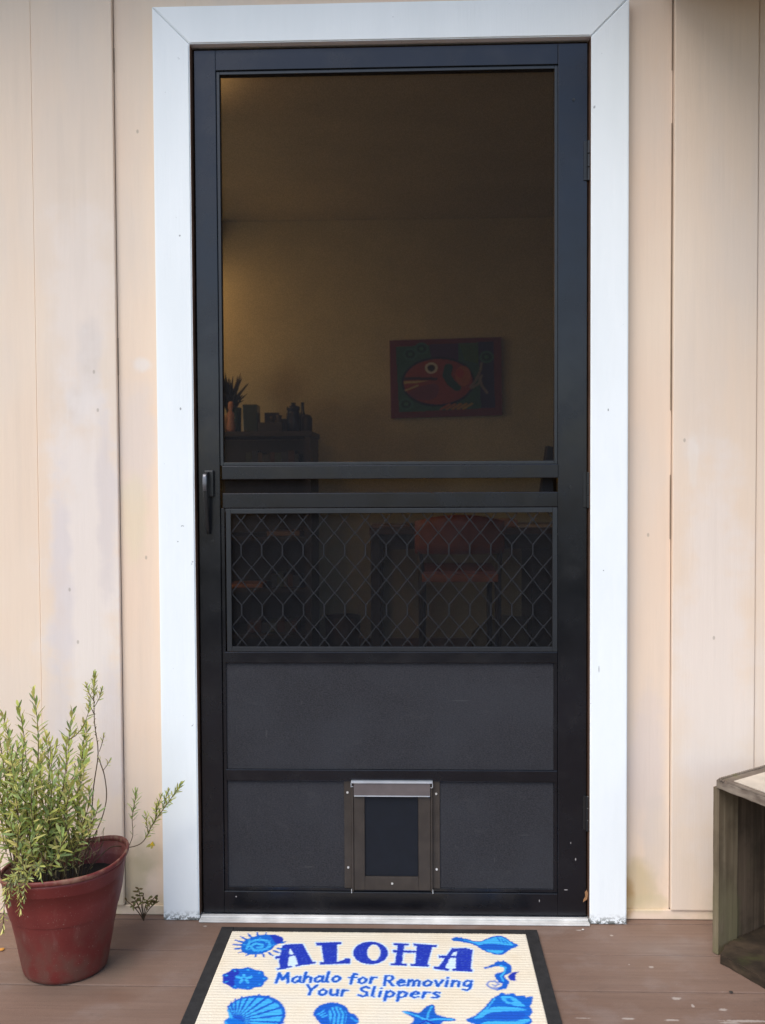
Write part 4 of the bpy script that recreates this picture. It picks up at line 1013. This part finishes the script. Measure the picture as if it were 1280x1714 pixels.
LV = Leaves(); sbm = bmesh.new(); random.seed(21)
# (photo tip x, y, distance plane, root x, root y, leafy from, density step, leaf length)
TIPS = [(55, 1155, -.20, 60, 1460, .25), (30, 1182, -.15, 40, 1465, .3), (122, 1188, -.22, 100, 1470, .3), (143, 1217, -.16, 115, 1465, .35), (2, 1190, -.2, 30, 1470, .3), (-12, 1150, -.24, 22, 1470, .3),
        (14, 1235, -.28, 45, 1475, .3), (95, 1248, -.27, 80, 1475, .2), (40, 1236, -.3, 60, 1475, .25), (110, 1238, -.3, 95, 1480, .2), (150, 1250, -.25, 120, 1470, .3), (76, 1225, -.12, 75, 1460, .3),
        (-25, 1215, -.18, 25, 1470, .3), (-8, 1262, -.3, 35, 1475, .3), (24, 1285, -.33, 55, 1480, .3), (60, 1290, -.33, 70, 1480, .25), (88, 1300, -.32, 85, 1478, .3), (130, 1290, -.3, 108, 1475, .3), (148, 1320, -.28, 120, 1475, .3),
        (70, 1268, -.2, 78, 1470, .25), (100, 1275, -.18, 92, 1470, .25), (20, 1315, -.25, 45, 1475, .3), (48, 1330, -.3, 62, 1480, .3), (5, 1345, -.3, 38, 1480, .3), (115, 1335, -.24, 100, 1475, .3), (140, 1365, -.28, 115, 1475, .35),
        (80, 1345, -.3, 80, 1480, .3), (-20, 1300, -.26, 28, 1475, .3), (-30, 1370, -.3, 25, 1475, .3), (35, 1375, -.33, 55, 1485, .3), (65, 1385, -.33, 72, 1485, .3), (100, 1390, -.32, 92, 1482, .3), (128, 1400, -.27, 110, 1470, .35)]
def local(v): return v - PC
for (tx, ty, yy, bx_, by_, t0) in TIPS:
    tip = local(at(tx, ty, yy)); root = local(at(bx_, by_, -.24)); root.z = .178; root.x = max(-.10, min(.07, root.x)); root.y = max(-.085, min(.085, root.y * .5 + (yy + .222) * .5))
    h = (tip - root).length; lean = Vector((random.uniform(-.05, .05), random.uniform(-.05, .05), 0))
    path = bez(root, root + Vector((0, 0, h * .35)) + lean, tip - Vector(((tip.x - root.x) * .35, (tip.y - root.y) * .3, h * .35)) - lean, tip, 12)
    tube(sbm, path, [.0017 * (1 - .6 * i / 12) for i in range(13)], 5)
    foliate(LV, path, t0, 1.0, .0043, .031, 1.1, PAL, .0062)
    for _ in range(random.randint(1, 3)):       # side shoots
        i = random.randint(4, 10); p = path[i]; a = random.uniform(0, 6.28); L_ = random.uniform(.035, .08)
        e_ = p + Vector((math.cos(a) * L_ * .55, math.sin(a) * L_ * .45, L_ * .9)); sp = bez(p, p + Vector((math.cos(a), math.sin(a), .2)) * L_ * .3, e_ - Vector((0, 0, L_ * .3)), e_, 5)
        tube(sbm, sp, [.001, .001, .0009, .0008, .0007, .0005], 4); foliate(LV, sp, .15, 1.0, .0040, .026, 1.1, PAL, .0055)
def px_path(pts): return [local(at(a, b, y)) for a, b, y in pts]
def smoothpath(P, n=4):
    out = []
    for i in range(len(P) - 1):
        a, b, c, d = P[max(i - 1, 0)], P[i], P[i + 1], P[min(i + 2, len(P) - 1)]
        for k in range(n):
            t = k / n; out.append(.5 * ((2 * b) + (c - a) * t + (2 * a - 5 * b + 4 * c - d) * t * t + (3 * b - a - 3 * c + d) * t ** 3))
    out.append(P[-1]); return out
# tall bare stem with a leafy head, its neighbour with two small tufts
P_ = smoothpath(px_path([(146, 1440, -.2), (152, 1385, -.17), (156, 1320, -.15), (164, 1260, -.14), (158, 1210, -.14), (157, 1160, -.14), (158, 1130, -.14)]))
tube(sbm, P_, [.0016 * (1 - .5 * i / len(P_)) for i in range(len(P_))], 5); foliate(LV, P_, .80, 1, .0017, .020, .9, PAL[1:2] + PAL[4:6], .0034); foliate(LV, P_, .55, .82, .004, .007, .9, [(.20, .16, .07), (.25, .24, .09)], .0028)
for dx, dy in ((-14, 1150), (12, 1158), (-10, 1172)):
    sp = [local(at(158, dy + 25, -.14)), local(at(158 + dx * .7, dy + 10, -.145)), local(at(158 + dx, dy - 5, -.15))]; tube(sbm, sp, [.0009] * 3, 4); foliate(LV, sp, .3, 1, .0018, .016, .8, PAL[1:2] + PAL[4:6], .0032)
P_ = smoothpath(px_path([(152, 1410, -.18), (170, 1370, -.16), (178, 1335, -.15), (175, 1300, -.15), (168, 1278, -.15)]))
tube(sbm, P_, [.0012] * len(P_), 5)
for (a, b, c_, d_) in ((166, 1258, 174, 1228), (172, 1290, 184, 1272), (170, 1285, 164, 1268)):
    sp = [local(at(a, b, -.15)), local(at((a + c_) / 2 + 1, (b + d_) / 2, -.15)), local(at(c_, d_, -.15))]; tube(sbm, sp, [.0008] * 3, 4); foliate(LV, sp, .35, 1, .0022, .011, .9, PAL[1:2] + PAL[4:6], .0028)
# sprays that arch out to the right in front of the casing
P_ = smoothpath(px_path([(150, 1452, -.22), (185, 1418, -.17), (218, 1418, -.12), (240, 1408, -.10), (255, 1380, -.10), (275, 1352, -.11), (292, 1328, -.12), (303, 1312, -.12)]))
tube(sbm, P_, [.0013 * (1 - .4 * i / len(P_)) for i in range(len(P_))], 5); foliate(LV, P_, .44, 1, .0019, .018, .95, PAL[:2] + PAL[3:6], .0034)
for (a, b, c_, d_) in ((258, 1376, 270, 1330), (272, 1356, 282, 1322), (248, 1392, 244, 1362), (262, 1370, 262, 1345)):
    sp = [local(at(a, b, -.10)), local(at((a + c_) / 2 - 1, (b + d_) / 2, -.105)), local(at(c_, d_, -.11))]; tube(sbm, sp, [.0008] * 3, 4); foliate(LV, sp, .2, 1, .0020, .016, .85, PAL[:2] + PAL[3:6], .0032)
P_ = smoothpath(px_path([(215, 1417, -.12), (222, 1398, -.10), (221, 1370, -.09), (225, 1345, -.09), (227, 1325, -.09)]))
tube(sbm, P_, [.0009] * len(P_), 5); foliate(LV, P_, .45, 1, .0024, .021, .9, [PAL[2], PAL[3], PAL[5]], .0034); foliate(LV, P_, .2, .5, .006, .016, 1.0, [(.34, .32, .16)], .0026)
for k in range(7): LV.leaf(local(at(254 + random.uniform(-3, 3), 1408 + random.uniform(0, 5), -.105)), Vector((random.uniform(-1, 1), random.uniform(-.6, .2), random.uniform(-1.2, -.2))), Vector((0, -1, 0)), .012, .004, (.62, .42, .03) if k % 2 else (.40, .36, .10))
# droopers over the left rim
for (a, b, c_, d_, yy) in ((45, 1478, 8, 1500, -.36), (30, 1480, 15, 1515, -.37), (60, 1482, 26, 1480, -.36), (55, 1484, 40, 1505, -.365), (20, 1490, 5, 1560, -.35), (62, 1485, 68, 1470, -.35), (35, 1485, 34, 1530, -.37)):
    p0 = local(at(a, b, -.30)); p0.z = .19; p3 = local(at(c_, d_, yy)); sp = bez(p0, p0 + Vector((0, -.02, .06)), p3 + Vector((0, 0, .05)), p3, 8)
    tube(sbm, sp, [.0009] * 9, 4); foliate(LV, sp, .25, 1, .0024, .017, .9, [PAL[1], PAL[4], PAL[5], (.30, .32, .16)], .0030)
# dry straw stems in the thicket
for k in range(26):
    r0 = Vector((random.uniform(-.09, .05), random.uniform(-.07, .06), .178)); e_ = r0 + Vector((random.uniform(-.05, .04), random.uniform(-.05, .05), random.uniform(.08, .17)))
    tube(sbm, bez(r0, r0 + Vector((0, 0, .05)), e_ - Vector((random.uniform(-.02, .02), 0, .04)), e_, 5), .0008, 4)
    foliate(LV, [r0, r0.lerp(e_, .5), e_], .3, 1, .006, .02, .8, [(.36, .30, .16), (.28, .26, .10)], .002)
obj('stems', sbm, stem_mat, pp_, True)
LV.build('foliage', leaf_mat, pp_)

# -- small weed in the crack at the foot of the wall
wd = thing('weed', 'small withered weed sprouting from the foot of the wall beside the red pot', 'weed', at(240, 1518, -.005))
LV = Leaves(); sbm = bmesh.new(); random.seed(8); o0 = wd.location.copy(); rt = o0 + Vector((0, 0, 0)); rt.z = .001
wd.location = rt; o0 = rt
for (a, b, n_) in ((212, 1508, 7), (232, 1488, 8), (222, 1500, 6), (250, 1502, 7), (266, 1508, 9), (264, 1498, 6), (240, 1495, 6), (228, 1507, 5)):
    e_ = at(a, b, .004) - o0; sp = bez(Vector((0, 0, 0)), Vector((e_.x * .2, -.008, e_.z * .6)), Vector((e_.x * .6, -.004, e_.z * .9)), e_, 6)
    tube(sbm, sp, .0011, 4)
    for k in range(n_):
        LV.leaf(sp[random.randint(3, 6)], Vector((random.uniform(-1, 1), random.uniform(-.6, 0), random.uniform(-.3, 1))), Vector((0, -1, .2)), random.uniform(.009, .018), .0045, random.choice([(.17, .16, .05), (.24, .24, .08), (.12, .08, .03), (.20, .14, .06)]))
obj('stems', sbm, stem_mat, wd); LV.build('foliage', leaf_mat, wd)
# -- fallen orange leaf, crumb of dirt, both on the deck
def flake(name, label, cat, px, py, r, c):
    p = at_ground(px, py); bm = bmesh.new(); bmesh.ops.create_icosphere(bm, subdivisions=2, radius=r)
    for v in bm.verts: v.co.z *= .35; v.co *= 1 + .35 * mnoise.noise(v.co * 180)
    mn = min(v.co.z for v in bm.verts)
    for v in bm.verts: v.co.z -= mn
    o = obj(name, bm, simple(name + '_colour', c, .8), None, True); o.location = (p.x, p.y, .0008); return tag(o, label, cat)
def at_ground(px, py, z=0.0):
    d = f_ + r_ * ((px - 640) / 1645.04) - u_ * ((py - 857) / 1645.04); t = (z - 1.04334) / d.z
    return Vector((0.05435 + d.x * t, -2.28086 + d.y * t, z))
flake('fallen_petal', 'orange fallen petal lying on the deck left of the red pot', 'petal', 3, 1591, .006, (.55, .26, .05))
flake('dirt_crumb', 'dark crumb of dirt on the deck in front of the crate table', 'dirt crumb', 1223, 1662, .004, (.03, .025, .02))
flake('dirt_crumb', 'tiny pale chip on the deck just below the right casing foot', 'paint chip', 975, 1557, .003, (.6, .55, .5))

# ------------------------------------------------------------------ weathered open-fronted box table at the right
HC = Vector((.707, -.146, 0))
ht = thing('crate_table', 'weathered mossy wooden crate used as a side table, open front, pale panel on top', 'side table', HC)
U2 = Vector((math.cos(math.radians(36.5)), math.sin(math.radians(36.5)), 0)); V2 = Vector((math.cos(math.radians(-63)), math.sin(math.radians(-63)), 0))
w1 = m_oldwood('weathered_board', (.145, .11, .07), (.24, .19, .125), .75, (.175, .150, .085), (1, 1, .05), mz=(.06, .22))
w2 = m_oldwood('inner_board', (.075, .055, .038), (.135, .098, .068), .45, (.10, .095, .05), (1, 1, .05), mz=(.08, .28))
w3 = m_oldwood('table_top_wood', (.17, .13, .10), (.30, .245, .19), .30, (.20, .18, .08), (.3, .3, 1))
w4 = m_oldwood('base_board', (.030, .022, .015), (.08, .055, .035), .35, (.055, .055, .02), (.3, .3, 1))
w5 = simple('pale_bleached_panel', (.60, .52, .42), .7, var=.12, scale=14)
LU, LV_ = .21, .42; TZ = .369
def uv(a, b): p = U2 * a + V2 * b; return (p.x, p.y)
def rough(bm, amt, sc_=40):
    for v in bm.verts:
        v.co += Vector((mnoise.noise(v.co * sc_), mnoise.noise(v.co * sc_ + Vector((5, 1, 2))), mnoise.noise(v.co * sc_ + Vector((1, 7, 3))) * .5)) * amt
def edge_pts(a, b, n_, amp):
    out = []
    for i in range(n_):
        t = i / n_; out.append((a[0] + (b[0] - a[0]) * t + random.uniform(-amp, amp), a[1] + (b[1] - a[1]) * t + random.uniform(-amp, amp)))
    return out
random.seed(4)
bm = bmesh.new(); prism(bm, edge_pts(uv(0, 0), uv(LU, 0), 14, .0012) + edge_pts(uv(LU, 0), uv(LU, LV_), 12, .001) + edge_pts(uv(LU, LV_), uv(0, LV_), 8, .001) + edge_pts(uv(0, LV_), uv(0, 0), 30, .0014), TZ, TZ + .0205, 'z')
bmesh.ops.bevel(bm, geom=[e for e in bm.edges if abs(e.verts[0].co.z - e.verts[1].co.z) < 1e-6], offset=.002, segments=1, affect='EDGES')
obj('table_top', bm, w3, ht)
bm = bmesh.new()
nn = 30                      # beaded strip along the far edge of the top
for i in range(nn):
    t = (i + .5) / nn * LU; c0 = Vector(uv(t, .007)).to_3d(); c0.z = TZ + .0208
    bmesh.ops.create_icosphere(bm, subdivisions=1, radius=.0034, matrix=Matrix.Translation(c0 + Vector((0, 0, .001))))
for i in range(2):
    c0 = Vector(uv(.001, .012 + i * .007)).to_3d(); c0.z = TZ + .0205; bmesh.ops.create_icosphere(bm, subdivisions=1, radius=.0034, matrix=Matrix.Translation(c0))
obj('notched_edge', bm, w3, ht, True)
bm = bmesh.new(); prism(bm, [uv(.020, .034), uv(LU - .02, .034), uv(LU - .02, LV_ - .03), uv(.020, LV_ - .03)], TZ + .0207, TZ + .0222, 'z'); obj('inset_panel', bm, w5, ht)
bm = bmesh.new(); prism(bm, [uv(.0, .030), uv(.006, .030), uv(.006, LV_ - .01), uv(.0, LV_ - .01)], TZ + .0207, TZ + .0245, 'z'); rough(bm, .0012); obj('front_strip', bm, w3, ht)
def W_(x, y): return (x - HC.x, y - HC.y)
far = [W_(.885, -.012), W_(1.06, -.36), W_(.86, -.46)]
bp = edge_pts(W_(.7075, -.183), W_(.722, -.152), 7, .0022) + edge_pts(W_(.722, -.152), W_(.748, -.120), 9, .0025) + edge_pts(W_(.748, -.120), W_(.850, -.042), 16, .0022) + [W_(.88, -.07), W_(1.0, -.40), W_(.86, -.46)] + edge_pts(W_(.84, -.425), W_(.7075, -.183), 14, .0008)
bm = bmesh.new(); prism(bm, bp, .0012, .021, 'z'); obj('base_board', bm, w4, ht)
def plank(name, a, b, th, m_, z0=.0012, z1=TZ - .0008, bend=0.0):
    "upright board from plan point a to b, th thick to its right-hand side"
    a, b = Vector(a).to_3d(), Vector(b).to_3d(); d = (b - a).normalized(); nr = Vector((d.y, -d.x, 0)) * th; NZ = 14
    bm = bmesh.new(); R_ = []
    for j in range(NZ + 1):
        z = z0 + (z1 - z0) * j / NZ; e1 = mnoise.noise(Vector((a.x * 9, z * 14, 1))) * .0016; e2 = mnoise.noise(Vector((b.x * 9, z * 14, 4))) * .0016
        P = [a + d * e1, a + d * (e1 - .0 ) + nr * .5 - d * .0012, a + d * e1 + nr, b + d * e2 + nr, b + d * e2]
        R_.append([bm.verts.new((p.x, p.y, z)) for p in P])
    for p_, q_ in zip(R_, R_[1:]):
        for k in range(5): bm.faces.new((p_[k], p_[(k + 1) % 5], q_[(k + 1) % 5], q_[k]))
    bm.faces.new(R_[0]); bm.faces.new(list(reversed(R_[-1]))); bmesh.ops.recalc_face_normals(bm, faces=bm.faces)
    return obj(name, bm, m_, ht)
P0 = Vector(W_(.7045, -.132)); d2 = Vector((U2.x, U2.y)); v2 = Vector((V2.x, V2.y))
tag(plank('side_board', P0, P0 + d2 * .066, .015, w1), 'mossy green board')
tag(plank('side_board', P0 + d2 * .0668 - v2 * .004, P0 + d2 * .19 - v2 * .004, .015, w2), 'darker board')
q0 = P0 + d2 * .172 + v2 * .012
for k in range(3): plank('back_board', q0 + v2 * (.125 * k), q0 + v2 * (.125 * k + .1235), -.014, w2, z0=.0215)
